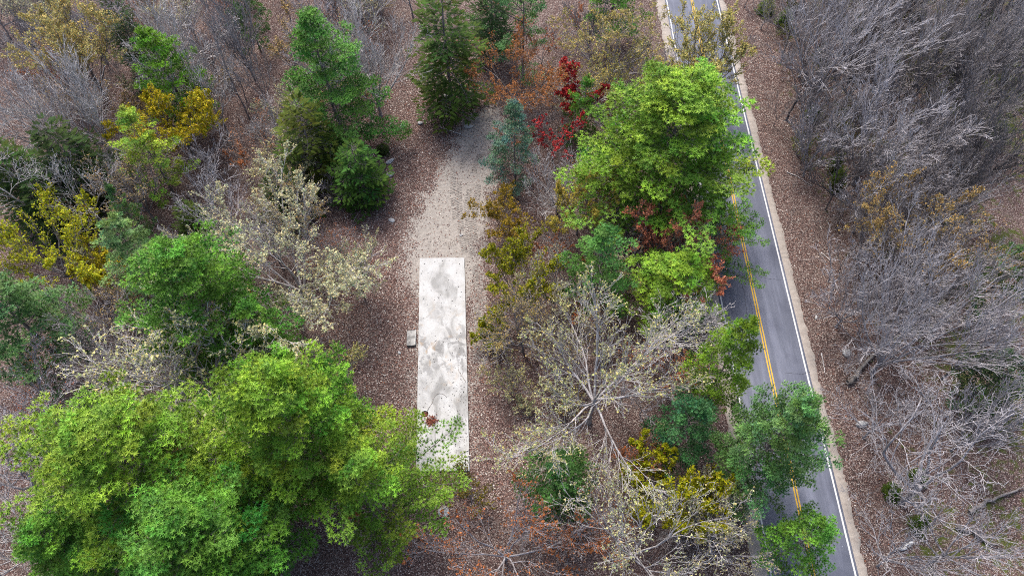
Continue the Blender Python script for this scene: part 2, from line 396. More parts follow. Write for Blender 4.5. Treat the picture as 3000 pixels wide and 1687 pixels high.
# ---------------------------------------------------------------- concrete pad with its floor opening
SZ = .19
SC = [un(1230, 756, SZ), un(1360, 755, SZ), un(1375.5, 1378, SZ), un(1219, 1378, SZ)]
cxm = sum(p[0] for p in SC) / 4; cym = sum(p[1] for p in SC) / 4
def slab():
    bm = bmesh.new()
    hc = un(1245, 1212, SZ); hr = .31
    outer = []
    for a in range(4):      # slightly ragged outline
        p, q = SC[a], SC[(a + 1) % 4]; n = 40 if a % 2 else 9
        for k in range(n):
            t = k / n; w = 0 if k == 0 else random.Random(a * 100 + k).uniform(-.012, .012)
            outer.append((p[0] + (q[0] - p[0]) * t + w, p[1] + (q[1] - p[1]) * t + w, SZ))
    circ = [(hc[0] + hr * math.cos(k * math.pi / 14), hc[1] + hr * math.sin(k * math.pi / 14), SZ) for k in range(28)]
    vo = [bm.verts.new((x - cxm, y - cym, z)) for x, y, z in outer]; vc = [bm.verts.new((x - cxm, y - cym, z)) for x, y, z in circ]
    eds = [bm.edges.new((L[k], L[(k + 1) % len(L)])) for L in (vo, vc) for k in range(len(L))]
    bmesh.ops.triangle_fill(bm, use_beauty=True, edges=eds)
    for f in list(bm.faces):
        c = f.calc_center_median()
        if math.hypot(c.x + cxm - hc[0], c.y + cym - hc[1]) < hr * .8: bm.faces.remove(f)
    for L in (vo, vc):
        low = [bm.verts.new((v.co.x, v.co.y, -.12)) for v in L]
        for k in range(len(L)):
            j = (k + 1) % len(L); bm.faces.new((L[k], L[j], low[j], low[k]))
    bmesh.ops.recalc_face_normals(bm, faces=bm.faces)
    me = bpy.data.meshes.new('pad'); bm.to_mesh(me); bm.free(); me.materials.append(M_CONC)
    root = bpy.data.objects.new('concrete_pad', None); COL.objects.link(root); root.location = (cxm, cym, 0)
    tag(root, 'long pale stained concrete pad lying in the leaf-strewn clearing', 'concrete slab')
    obj('slab', me, root)
    # pipe rim and the leaf-filled bottom of the opening
    ang = np.arange(28) * math.pi / 14; prof = [(hr - .01, .02), (hr - .01, SZ + .012), (hr + .035, SZ + .012), (hr + .04, SZ - .01)]
    V = np.concatenate([np.c_[hc[0] - cxm + r * np.cos(ang), hc[1] - cym + r * np.sin(ang), np.full(28, z)] for r, z in prof])
    i = np.arange(28); j = (i + 1) % 28
    T = np.concatenate([np.concatenate([np.stack([i + k * 28, j + k * 28, i + (k + 1) * 28], 1), np.stack([j + k * 28, j + (k + 1) * 28, i + (k + 1) * 28], 1)]) for k in range(3)])
    rim = obj('pipe_rim', np_mesh('pipe_rim', V, T, M_PVC), root)
    V = np.c_[hc[0] - cxm + hr * np.cos(ang), hc[1] - cym + hr * np.sin(ang), np.full(28, .035)]
    V = np.concatenate([V, [[hc[0] - cxm, hc[1] - cym, .05]]])
    obj('opening_floor', np_mesh('opening_floor', V, np.stack([i, j, np.full(28, 28)], 1), M_DARK), rim)
    # anchor bolts standing in the concrete
    bV, bT = sweep([(0, 0, -.02), (0, 0, .06), (0, 0, .065)], [.03, .03, .015], 6)
    bm_ = np_mesh('anchor_bolt', bV, bT, M_DARK)
    for px, py in ((1244, 773), (1296, 764), (1346, 773), (1254, 800), (1263, 851), (1307, 850), (1348, 869), (1283, 871), (1325, 881), (1234, 801), (1338, 799),
                   (1240, 875), (1350, 975), (1242, 977), (1274, 1033), (1326, 1033), (1294, 1166), (1358, 1148), (1236, 1234), (1356, 1233), (1315, 1300), (1242, 1088), (1334, 1302), (1230, 1058), (1331, 1158)):
        p = un(px, py, SZ); obj('anchor_bolt', bm_, root, (p[0] - cxm, p[1] - cym, SZ), (0, 0, px % 7))
    return hc
HOLE = slab()

def blob(name, p, r, mat, label, cat, seed, flat=.6, group=None, color=None):
    bm = bmesh.new(); bmesh.ops.create_icosphere(bm, subdivisions=2, radius=1)
    rr = random.Random(seed); ph = [rr.uniform(0, 6) for _ in range(6)]; e = rr.uniform(.75, 1.3)
    for v in bm.verts:
        c = v.co
        k = 1 + .16 * math.sin(c.x * 2.7 + ph[0]) + .13 * math.sin(c.y * 3.3 + ph[1]) + .1 * math.sin(c.z * 4 + ph[2]) + rr.uniform(-.06, .06)
        v.co = Vector((c.x * r * k * e, c.y * r * k / e, c.z * r * k * flat))
    me = bpy.data.meshes.new(name); bm.to_mesh(me); bm.free(); me.materials.append(mat)
    o = obj(name, me, None, (p[0], p[1], gzf(p[0], p[1]) + r * flat * .45), (0, 0, rr.uniform(0, 6)))
    tag(o, label, cat, group); return o
for i, (px, py, r, lab) in enumerate([
        (1147, 646, .26, 'small white stone on the leaves left of the bare drive'),
        (1180, 371, .30, 'pale grey stone at the upper left corner of the clearing'),
        (1232, 362, .24, 'flat pale stone below the dark spruce at the clearing head'),
        (1143, 474, .34, 'grey stone on the clearing\'s left edge, upper of two'),
        (1142, 513, .38, 'dark grey stone on the clearing\'s left edge, lower of two'),
        (1310, 293, .55, 'pale whitish boulder at the foot of the dark spruce'),
        (1300, 1500, .42, 'mossy grey boulder below the concrete pad beside the pine boughs'),
        (2524, 1242, .42, 'grey boulder on the leafy bank right of the road'),
        (2478, 1035, .36, 'pale grey rock on the bank under the sweeping bare tree'),
        (1375, 372, .40, 'flat tan rock in the upper end of the bare drive'),
        (120, 122 + 60, .5, 'pale rock on the forest floor near the upper left edge'),
        (1352, 690, .16, 'small white pebble in the middle of the bare drive'),
        (1170, 1034, .16, 'small white stone on the red leaves left of the pad'),
        (2391, 930, .16, 'small white stone at the leaf edge right of the road shoulder')]):
    blob('boulder' if r > .38 else 'stone', un(px, py), r, M_STONE, lab, 'rock', i)

# weathered block beside the pad
def block():
    c = un(1205, 990, .2); a = .05
    bm = bmesh.new(); bmesh.ops.create_cube(bm, size=1)
    for v in bm.verts: v.co = Vector((v.co.x * .78, v.co.y * 1.5, v.co.z * .34))
    top = max(bm.faces, key=lambda f: f.calc_center_median().z)
    r = bmesh.ops.inset_region(bm, faces=[top], thickness=.07, depth=-.035)
    bmesh.ops.bevel(bm, geom=list(bm.edges), offset=.015, segments=1, affect='EDGES')
    me = bpy.data.meshes.new('block'); bm.to_mesh(me); bm.free(); me.materials.append(M_BLOCK)
    root = obj('doorstep_block', me, None, (c[0], c[1], .13), (.03, -.04, a))
    tag(root, 'weathered grey concrete step block against the left side of the pad', 'step block')
    for x, n in ((.36, 'pale_edge'),):
        V, T = [], []
        bm = bmesh.new(); bmesh.ops.create_cube(bm, size=1)
        for v in bm.verts: v.co = Vector((x + v.co.x * .06, v.co.y * 1.42, .175 + v.co.z * .03))
        me = bpy.data.meshes.new(n); bm.to_mesh(me); bm.free(); me.materials.append(M_PVC); obj(n, me, root)
block()

# wire curling out of the opening
W = [(1245, 1210, .1), (1250, 1203, .3), (1258, 1192, SZ + .02), (1266, 1180, SZ + .015), (1270, 1166, SZ + .015), (1277, 1156, SZ + .015), (1286, 1152, SZ + .02), (1296, 1153, SZ + .015), (1305, 1158, SZ + .015), (1309, 1163, SZ + .02)]
wp = np.array([un(*w) for w in W]); tt = np.linspace(0, len(W) - 1, 40)
wp = np.stack([np.interp(tt, np.arange(len(W)), wp[:, k]) for k in range(3)], 1)
V, T = sweep(wp, np.full(40, .02), 5); tag(obj('wire', np_mesh('wire', V, T, M_WOOD, smooth=True)), 'thin curled grey wire rising from the round opening in the pad', 'wire')

# branching stick builder for fallen wood
def stick(name, px_pts, r, label, z=.03, cat='fallen branch', forks=(), col=(.8, .78, .76)):
    P = np.array([un(a, b, z) for a, b in px_pts]); P[:, 2] += gz(P[:, 0], P[:, 1]) + r
    k = len(P); tt = np.linspace(0, k - 1, 4 * k); Q = np.stack([np.interp(tt, np.arange(k), P[:, c]) for c in range(3)], 1)
    Q[1:-1] += RNG.normal(0, r * .5, (len(Q) - 2, 3)) * [1, 1, .3]
    parts = [sweep(Q, np.linspace(r, r * .35, len(Q)), 6)]
    for f in forks:
        P = np.array([un(a, b, z) for a, b in f]); P[:, 2] += gz(P[:, 0], P[:, 1]) + r
        tt = np.linspace(0, len(f) - 1, 6); Q = np.stack([np.interp(tt, np.arange(len(f)), P[:, c]) for c in range(3)], 1)
        parts.append(sweep(Q, np.linspace(r * .6, r * .25, 6), 5))
    V, T = join(parts); o = obj(name, np_mesh(name, V, T, M_BARK, smooth=True), color=col); tag(o, label, cat); return o
stick('fallen_branch', [(1380, 1334), (1362, 1336), (1345, 1350), (1327, 1366)], .05, 'forked grey dead branch lying on the pad\'s lower right corner', SZ,
      forks=[[(1374, 1318), (1352, 1327), (1344, 1336), (1347, 1356), (1354, 1376)], [(1347, 1350), (1338, 1362), (1331, 1368)]])
stick('fallen_branch', [(1364, 1118), (1352, 1100), (1344, 1086), (1341, 1070)], .025, 'thin curved twig on the right edge of the pad above its middle', SZ, forks=[[(1352, 1100), (1358, 1086), (1352, 1074)]], col=(.3, .27, .25))
stick('fallen_branch', [(2406, 1035), (2412, 1066), (2417, 1096)], .06, 'straight pale stick lying by the road shoulder below the big bare tree', .02)
stick('fallen_log', [(2480, 1122), (2510, 1090), (2552, 1045), (2570, 1028)], .22, 'thick mossy dark log slanting up the bank right of the road', .1, 'log', col=(.32, .3, .28))
stick('fallen_log', [(2800, 1540), (2850, 1562), (2905, 1590), (2950, 1612)], .2, 'dark rotting log on the ground near the lower right edge', .1, 'log', col=(.22, .2, .19))
stick('fallen_log', [(2840, 1500), (2905, 1460), (2990, 1432)], .18, 'long dark fallen trunk near the right edge above the rotting log', .1, 'log', col=(.28, .26, .25))
stick('fallen_branch', [(1290, 374), (1330, 388), (1372, 402)], .05, 'short grey stick across the top of the bare drive', .02)
stick('fallen_log', [(2670, 1590), (2640, 1605), (2618, 1612)], .16, 'short pale log end lying at the lower right bank', .05, 'log', col=(.8, .85, .88))
stick('fallen_branch', [(2405, 740), (2425, 755), (2440, 770)], .05, 'short pale broken branch on the bank right of the shoulder', .02)
stick('fallen_branch', [(2305, 505), (2340, 520), (2380, 545)], .05, 'grey fallen branch beside the shoulder above the budding tan tree', .02)
stick('fallen_log', [(1690, 300), (1745, 262), (1800, 240)], .15, 'grey dead log under the budding tree left of the road', .6, 'log', col=(.75, .7, .7))

# ---------------------------------------------------------------- small scattered stuff
def cards(P, size, tilt, jitcol, seed, aspect=.62, k=1, tri=False):
    """small bent leaves (two triangles, folded along the midrib) at points P"""
    r = np.random.default_rng(seed); P = np.repeat(np.asarray(P, float), k, 0); n = len(P)
    if k > 1: P = P + r.normal(0, size * .9, (n, 3))
    az = r.uniform(0, 6.283, n); tl = r.normal(0, tilt, n); rl = r.normal(0, tilt, n)
    A = np.stack([np.cos(az) * np.cos(tl), np.sin(az) * np.cos(tl), np.sin(tl)], 1)
    B = np.stack([-np.sin(az) * np.cos(rl), np.cos(az) * np.cos(rl), np.sin(rl)], 1)
    s = size * r.uniform(.6, 1.35, (n, 1)); up = np.cross(A, B)
    if tri:
        V = np.stack([P - A * s, P + A * s * .8 + B * s * aspect, P + A * s * .8 - B * s * aspect + up * s * .4], 1).reshape(-1, 3)
        return V, np.arange(n * 3).reshape(-1, 3), np.repeat(jitcol(r, n), 3, 0)
    V = np.stack([P - A * s, P + B * s * aspect + up * s * .25, P + A * s, P - B * s * aspect + up * s * .25], 1).reshape(-1, 3)
    o = np.arange(n)[:, None] * 4
    T = np.concatenate([o + [[0, 2, 1]], o + [[0, 3, 2]]])
    C = np.repeat(jitcol(r, n), 4, 0)
    return V, T, C

def dead_cols(r, n):
    pal = np.array([(.13, .075, .065), (.22, .13, .11), (.32, .205, .175), (.42, .32, .28), (.60, .53, .48), (.30, .13, .08), (.72, .67, .62)])
    c = pal[r.choice(7, n, p=[.2, .26, .24, .14, .07, .05, .04])]
    return c * r.uniform(.8, 1.2, (n, 1))

N_L = 120000
lx = np.concatenate([RNG.uniform(-17, 3, 52000), RNG.uniform(26.2, 48, 30000), RNG.uniform(-52, 58, N_L)])
ly = np.concatenate([RNG.uniform(14, 66, 52000), RNG.uniform(8, 82, 30000), RNG.uniform(6, 84, N_L)])
keep = (np.abs(lx - 22.35) > 4.05) | (RNG.uniform(0, 1, len(lx)) < .004)
onpad = (np.abs(lx - (-6.65 + (ly - 38.4) * -.055)) < 2.2) & (ly > 17.7) & (ly < 38.4)
keep &= ~onpad
sd_ = seg_dist(lx, ly, SAND) + (fnoise(lx, ly, .5, 3) - .5) * 3
keep &= (sd_ > 0) | (RNG.uniform(0, 1, len(lx)) < .16)
keep &= np.abs(lx) < 22 + ly * .62
lx, ly = lx[keep][:62000], ly[keep][:62000]
V, T, C = cards(np.stack([lx, ly, gz(lx, ly) + .02], 1), .075, .3, dead_cols, 3)
C = C * .82
tag(obj('leaf_litter', np_mesh('leaf_litter', V, T, M_LITTER, C), color=(1, 1, 1)), 'brown fallen leaves strewn over the clearing and the forest floor', 'leaves', kind='stuff')
# debris on the pad: needles, twigs and bits, thicker on its lower right
dx = RNG.uniform(-2.05, 2.05, 2600); dy = RNG.uniform(17.9, 38.2, 2600)
w = .05 + .6 * sstep(30, 22, dy) * sstep(-.4, 1.4, dx)
k = RNG.uniform(0, 1, 2600) < w; dx, dy = dx[k], dy[k]; dx = dx - 6.65 + (dy - 38.4) * -.055 + 0
V, T, C = cards(np.stack([dx, dy, np.full(len(dx), SZ + .015)], 1), .055, .15, lambda r, n: np.array([(.06, .05, .045)]) * r.uniform(.5, 2.6, (n, 1)), 5, .3)
tag(obj('pad_debris', np_mesh('pad_debris', V, T, M_LITTER, C), color=(1, 1, 1)), 'dark twigs and needle bits scattered on the concrete pad', 'debris', kind='stuff')
p = un(1262, 1234, SZ); q = np.concatenate([RNG.normal(0, .22, (260, 2)) + p[:2], RNG.normal(0, .12, (90, 2)) + HOLE[:2]])
z = np.concatenate([SZ + .03 + RNG.uniform(0, .08, 260), RNG.uniform(.05, .11, 90)])
V, T, C = cards(np.c_[q, z], .07, .5, lambda r, n: np.array([(.20, .07, .045)]) * r.uniform(.5, 1.5, (n, 1)), 6)
tag(obj('leaf_pile', np_mesh('leaf_pile', V, T, M_LITTER, C), color=(1, 1, 1)), 'small heap of red-brown leaves beside the round opening in the pad', 'leaves', kind='stuff')

# tyre tread marks pressed into the bare drive: rows of low mud lugs along the wheel paths
def tread(paths):
    V, T, o = [], [], 0
    box_t = np.array([(0, 1, 5), (0, 5, 4), (1, 2, 6), (1, 6, 5), (2, 3, 7), (2, 7, 6), (3, 0, 4), (3, 4, 7), (4, 5, 6), (4, 6, 7)])
    r = np.random.default_rng(4)
    for pts in paths:
        P = np.array([un(a, b)[:2] for a, b in pts]); L = np.concatenate([[0], np.cumsum(np.linalg.norm(np.diff(P, axis=0), axis=1))])
        s = np.arange(0, L[-1], .21); Q = np.stack([np.interp(s, L, P[:, c]) for c in (0, 1)], 1)
        D = np.gradient(Q, axis=0); D /= np.linalg.norm(D, axis=1, keepdims=True); R_ = np.stack([D[:, 1], -D[:, 0]], 1)
        for k in range(len(s)):
            if fnoise(np.array([Q[k, 0]]), np.array([Q[k, 1]]), .8, 8)[0] < .4: continue
            for sg in (-1, 1):
                c = Q[k] + R_[k] * sg * .15 + D[k] * (.1 if sg > 0 else 0) + r.normal(0, .012, 2)
                a = R_[k] * .13 + D[k] * sg * .035; b = D[k] * .035; h = .045 * r.uniform(.5, 1.1)
                for hh, f in ((-.01, 1.25), (h, .8)):
                    for u, w_ in ((-1, -1), (1, -1), (1, 1), (-1, 1)): V.append((*(c + (a * u + b * w_) * f), hh))
                T.append(box_t + o); o += 8
    me = np_mesh('tyre_tread_marks', np.array(V), np.concatenate(T), M_MUD)
    tag(obj('tyre_tread_marks', me), 'rows of tyre tread pressed into the bare grey drive', 'tyre tracks', kind='stuff')
tread([[(1385, 430), (1358, 470), (1346, 520), (1345, 600), (1352, 690), (1362, 740)], [(1412, 440), (1392, 490), (1378, 540), (1368, 600), (1372, 690), (1385, 750)],
       [(1402, 520), (1398, 580), (1388, 650), (1388, 720)], [(1335, 640), (1325, 560), (1330, 500)], [(1392, 780), (1397, 850), (1399, 960), (1402, 1040)],
       [(1402, 800), (1408, 880), (1411, 980)], [(1310, 720), (1345, 705), (1375, 690)]])

# ---------------------------------------------------------------- broadleaf trees
def nrm(a, b, c):
    l = math.sqrt(a * a + b * b + c * c) + 1e-9; return a / l, b / l, c / l

class Decid:
    """recursive broadleaf skeleton; keeps thick wood, thin wood and bud points apart"""
    def __init__(s, seed, h=14., spread=.9, fork=.35, mains=5, kids=(7, 6, 5, 3), trop=.06, wander=.14, lean=(0, 0), ratio=.55, r0=None, thin=1.0, ang=(.3, .62)):
        s.r = random.Random(seed); s.thick = []; s.thin = []; s.buds = []; s.kids = kids; s.trop = trop; s.wander = wander; s.ratio = ratio; s.ang = ang; s.tw = .020 * thin
        r0 = r0 or h * .0135; r = s.r
        # trunk
        hf = h * fork; n = 6; P = [(0, 0, -.5)]; R = [r0 * 1.5]; x = y = 0
        for i in range(n):
            t = (i + 1) / n; x += r.gauss(0, .07) + lean[0] * hf / n; y += r.gauss(0, .07) + lean[1] * hf / n
            P.append((x, y, hf * t)); R.append(r0 * (1.15 - .3 * t))
        s.trunk = [(P, R)]
        base = P[-1]; a0 = r.uniform(0, 6.283)
        for k in range(mains):
            a = a0 + k * 6.283 / mains + r.gauss(0, .25); tilt = spread * r.uniform(.45, 1.1)
            if k == 0: tilt *= .25
            d = nrm(math.sin(tilt) * math.cos(a) + lean[0], math.sin(tilt) * math.sin(a) + lean[1], math.cos(tilt))
            zb = hf * r.uniform(.72, 1.0); f = zb / hf * (n); i = min(n, max(1, int(round(f))))
            s.branch(P[i], d, (h - P[i][2]) * r.uniform(.8, 1.05), r0 * r.uniform(.5, .72), 1)
    def branch(s, p, d, L, rad, lvl):
        r = s.r; n = (0, 8, 5, 4, 3)[lvl]; pts = [p]; R = [rad]; end = rad * .22 if lvl < 3 else rad * .5
        kids = s.kids[lvl - 1] if lvl <= len(s.kids) and lvl < 5 else 0
        x, y, z = p; dx, dy, dz = d; side = r.choice((-1, 1))
        for i in range(n):
            w = s.wander * (1 + .25 * lvl)
            dx, dy, dz = nrm(dx + r.gauss(0, w), dy + r.gauss(0, w), dz + r.gauss(0, w * .8) + s.trop)
            st = L / n; x += dx * st; y += dy * st; z += dz * st
            if z < .4: z = .4
            pts.append((x, y, z)); R.append(max(s.tw * .7, rad + (end - rad) * (i + 1) / n))
        if lvl == 1: s.trunk.append((pts, R))
        else:
            tgt = s.thin
            for i in range(n): tgt.append((*pts[i], R[i], *pts[i + 1], R[i + 1]))
        if lvl >= 3:
            for q in pts[1:]: s.buds.append(q)
        if lvl < 4 and kids:
            for k in range(kids):
                t = (k + .6 + r.uniform(-.3, .3)) / kids; t = .18 + .82 * t if lvl == 1 else .12 + .88 * t
                t = min(.99, t); f = t * n; i = int(f); u = f - i
                q = tuple(pts[i][c] + (pts[i + 1][c] - pts[i][c]) * u for c in range(3))
                td = nrm(*(pts[i + 1][c] - pts[i][c] for c in range(3)))
                # perpendicular
                a = r.uniform(0, 6.283); ux, uy, uz = nrm(r.gauss(0, 1), r.gauss(0, 1), r.gauss(0, .8) + .25)
                dot = ux * td[0] + uy * td[1] + uz * td[2]; ux, uy, uz = nrm(ux - dot * td[0], uy - dot * td[1], uz - dot * td[2])
                ang = r.uniform(*s.ang)
                ca, sa = math.cos(ang), math.sin(ang)
                dd = nrm(td[0] * ca + ux * sa, td[1] * ca + uy * sa, td[2] * ca + uz * sa)
                l2 = L * s.ratio * (1.15 - .7 * t) * r.uniform(.65, 1.2)
                rr = max(s.tw, (R[i] * (.5 if lvl < 3 else .6)))
                rr = min(rr, s.tw * (3.4, 3.4, 1.7, 1.0)[lvl]) if lvl > 1 else min(rr, R[i] * .6)
                s.branch(q, dd, l2, rr, lvl + 1)
    def meshes(s, name):
        parts = [sweep(P, R, 7 if k == 0 else 5) for k, (P, R) in enumerate(s.trunk)]
        tr = join(parts); br = tubes(s.thin, 3)
        allv = np.concatenate([tr[0], br[0]]); s.R = float(np.percentile(np.hypot(allv[:, 0], allv[:, 1]), 82)); s.H = float(np.percentile(allv[:, 2], 99.5))
        s.me_trunk = np_mesh(name + '_trunk', *tr, M_BARK, smooth=True)
        s.gauge = {1.0: np_mesh(name + '_branches', *br, M_BARK)}
        s.B = np.array(s.buds); s.cache = {}; s.name = name
        return s
    def branch_mesh(s, scale):
        """branch mesh whose twigs keep their real thickness on a tree scaled by `scale`"""
        g = 1.0 if scale > .72 else 1.7 if scale > .48 else 2.5
        if g not in s.gauge:
            S = np.array(s.thin); k = np.random.default_rng(5).uniform(0, 1, len(S)); fine = S[:, 3] <= s.tw * 1.05
            S = S[~fine | (k < (.62 if g < 2 else .48))].copy(); S[:, 3] *= g; S[:, 7] *= g
            s.gauge[g] = np_mesh(s.name + '_branches', *tubes(S, 3), M_BARK)
        return s.gauge[g]
    def bud_mesh(s, size, keep, k, seed=1):
        key = (size, keep, k)
        if key not in s.cache:
            r = np.random.default_rng(seed); m = r.uniform(0, 1, len(s.B)) < keep
            # buds open unevenly over the crown
            nz = fnoise(s.B[:, 0] + 50, s.B[:, 1] + s.B[:, 2] + 50, .5, 11); m &= r.uniform(.15, .62, len(s.B)) < nz + .18
            def jc(r, n):
                b = r.uniform(.55, 1.35, (n, 1)); h = r.normal(0, .12, (n, 1)); return np.clip(b * np.concatenate([1 + h, np.ones((n, 1)), 1 - h * .5], 1), .1, 1.8)
            V, T, C = cards(s.B[m], size, 1.0, jc, seed, .85, k, True)
            s.cache[key] = np_mesh(s.name + '_buds', V, T, M_BUD, C)
        return s.cache[key]

SPEC = {   # crown habits seen in the photograph
    'maple_a': dict(seed=11, h=13, spread=1.05, fork=.14, mains=10, kids=(9, 6, 4, 0), trop=.035, wander=.07),
    'maple_b': dict(seed=12, h=13, spread=.95, fork=.2, mains=8, kids=(9, 6, 4, 0), trop=.05, wander=.08),
    'maple_c': dict(seed=13, h=12, spread=1.1, fork=.12, mains=9, kids=(8, 6, 4, 0), trop=.05, wander=.08),
    'vase_a': dict(seed=21, h=15, spread=.62, fork=.16, mains=9, kids=(10, 6, 4, 0), trop=.04, wander=.05),
    'vase_b': dict(seed=22, h=15, spread=.8, fork=.14, mains=10, kids=(9, 6, 4, 0), trop=.04, wander=.055),
    'vase_c': dict(seed=23, h=14, spread=.7, fork=.2, mains=8, kids=(10, 6, 4, 0), trop=.035, wander=.06),
    'open_a': dict(seed=31, h=14, spread=1.15, fork=.25, mains=8, kids=(8, 6, 4, 0), trop=.04, wander=.11, ratio=.58, ang=(.4, .8)),
    'open_b': dict(seed=32, h=13, spread=1.25, fork=.25, mains=8, kids=(8, 6, 3, 0), trop=.03, wander=.13, ratio=.58, ang=(.4, .85)),
    'big_oak': dict(seed=43, h=16, spread=1.3, fork=.34, mains=11, kids=(11, 7, 4, 0), trop=.035, wander=.085, ratio=.52, r0=.2, ang=(.35, .7)),
    'crooked': dict(seed=52, h=15, spread=1.1, fork=.22, mains=5, kids=(7, 6, 4, 0), trop=.06, wander=.2, ratio=.6, r0=.26, ang=(.4, .9)),
    'slim_a': dict(seed=61, h=12, spread=.5, fork=.4, mains=4, kids=(9, 5, 3, 0), trop=.06, wander=.06, ratio=.42, r0=.1),
    'slim_b': dict(seed=62, h=11, spread=.7, fork=.25, mains=5, kids=(8, 5, 3, 0), trop=.06, wander=.08, ratio=.45, r0=.09),
    'shrub_a': dict(seed=71, h=5, spread=1.0, fork=.06, mains=11, kids=(7, 5, 2, 0), trop=.04, wander=.09, r0=.05, thin=.8),
    'shrub_b': dict(seed=72, h=5, spread=.9, fork=.06, mains=10, kids=(7, 5, 2, 0), trop=.05, wander=.10, r0=.05, thin=.8),
}
DT = {}
def decid(kind):
    if kind not in DT: DT[kind] = Decid(**SPEC[kind]).meshes(kind)
    return DT[kind]

BARKC = dict(grey=(.42, .40, .41), pale=(.66, .64, .64), dark=(.20, .19, .20), silver=(.55, .535, .565), warm=(.38, .34, .33))
def place_decid(kind, name, loc, R, h, rot, bark, bud, label, group=None, cat='tree', lean=None):
    """bud = (colour, size, keep, k) or None"""
    d = decid(kind); sx = R / d.R; sz = h / d.H
    e = bpy.data.objects.new(name, None); COL.objects.link(e); e.location = (loc[0], loc[1], gzf(loc[0], loc[1]))
    e.rotation_euler = (lean[0] if lean else 0, lean[1] if lean else 0, rot); e.scale = (sx, sx, sz)
    tag(e, label, cat, group)
    obj('trunk', d.me_trunk, e, color=tuple(x * .8 for x in BARKC[bark])); obj('branches', d.branch_mesh(sx), e, color=BARKC[bark])
    if bud:
        c, size, keep, k = bud; size = round(size / (.5 * (sx + sz)) * 50) / 50; obj('foliage', d.bud_mesh(size, keep, k), e, color=c)
    return e

# ---------------------------------------------------------------- conifers
def tuft_templates(n, count, length, width, seed):
    r = np.random.default_rng(seed); out = []
    for _ in range(n):
        th = np.sqrt(r.uniform(.02, 1.0, count)) * 1.45; ph = np.arange(count) * 2.39996 + r.normal(0, .3, count)
        D = np.stack([np.sin(th) * np.cos(ph), np.sin(th) * np.sin(ph), np.cos(th)], 1)
        b = np.stack([np.zeros(count), np.zeros(count), r.uniform(-.45, .1, count) * length], 1)
        S = np.stack([-np.sin(ph), np.cos(ph), np.zeros(count)], 1) * width
        L = length * r.uniform(.75, 1.15, (count, 1))
        V = np.stack([b - S, b + S, b + D * L], 1)     # one blade per needle bundle
        out.append(V.reshape(-1, 3))
    return np.array(out)
def frond_templates(n, pairs, length, width, seed):
    r = np.random.default_rng(seed); out = []
    for _ in range(n):
        V = []
        for k in range(pairs):
            t = k / pairs
            for sg in (-1, 1):
                b = np.array([0, 0, t * length]); l = length * (.52 - .38 * t) * r.uniform(.8, 1.15); a = r.uniform(.85, 1.1)
                tip = b + np.array([sg * l * math.sin(a), r.normal(-.02, .03) * length, l * math.cos(a)])
                V += [b + np.array([0, 0, -width]), b + np.array([0, 0, width]), tip]
        V += [np.array([-width, 0, length * .7]), np.array([width, 0, length * .7]), np.array([0, 0, length * 1.12])]
        out.append(np.array(V))
    return np.array(out)
TUFT = tuft_templates(8, 16, .20, .021, 5)
TUFT_S = tuft_templates(8, 16, .22, .022, 6)
FROND = frond_templates(8, 8, .42, .034, 7)

def stamp(tpl, P, D, S, roll_up, seed):
    r = np.random.default_rng(seed); n = len(P); m = tpl.shape[1]
    D = D / (np.linalg.norm(D, axis=1, keepdims=True) + 1e-9); A, B = frames(D)
    if not roll_up:
        a = r.uniform(0, 6.283, (n, 1)); A, B = A * np.cos(a) + B * np.sin(a), -A * np.sin(a) + B * np.cos(a)
    t = tpl[r.integers(0, len(tpl), n)] * S[:, None, None]
    V = P[:, None] + t[:, :, :1] * A[:, None] + t[:, :, 1:2] * B[:, None] + t[:, :, 2:] * D[:, None]
    return V.reshape(-1, 3), np.arange(n * m).reshape(-1, 3)

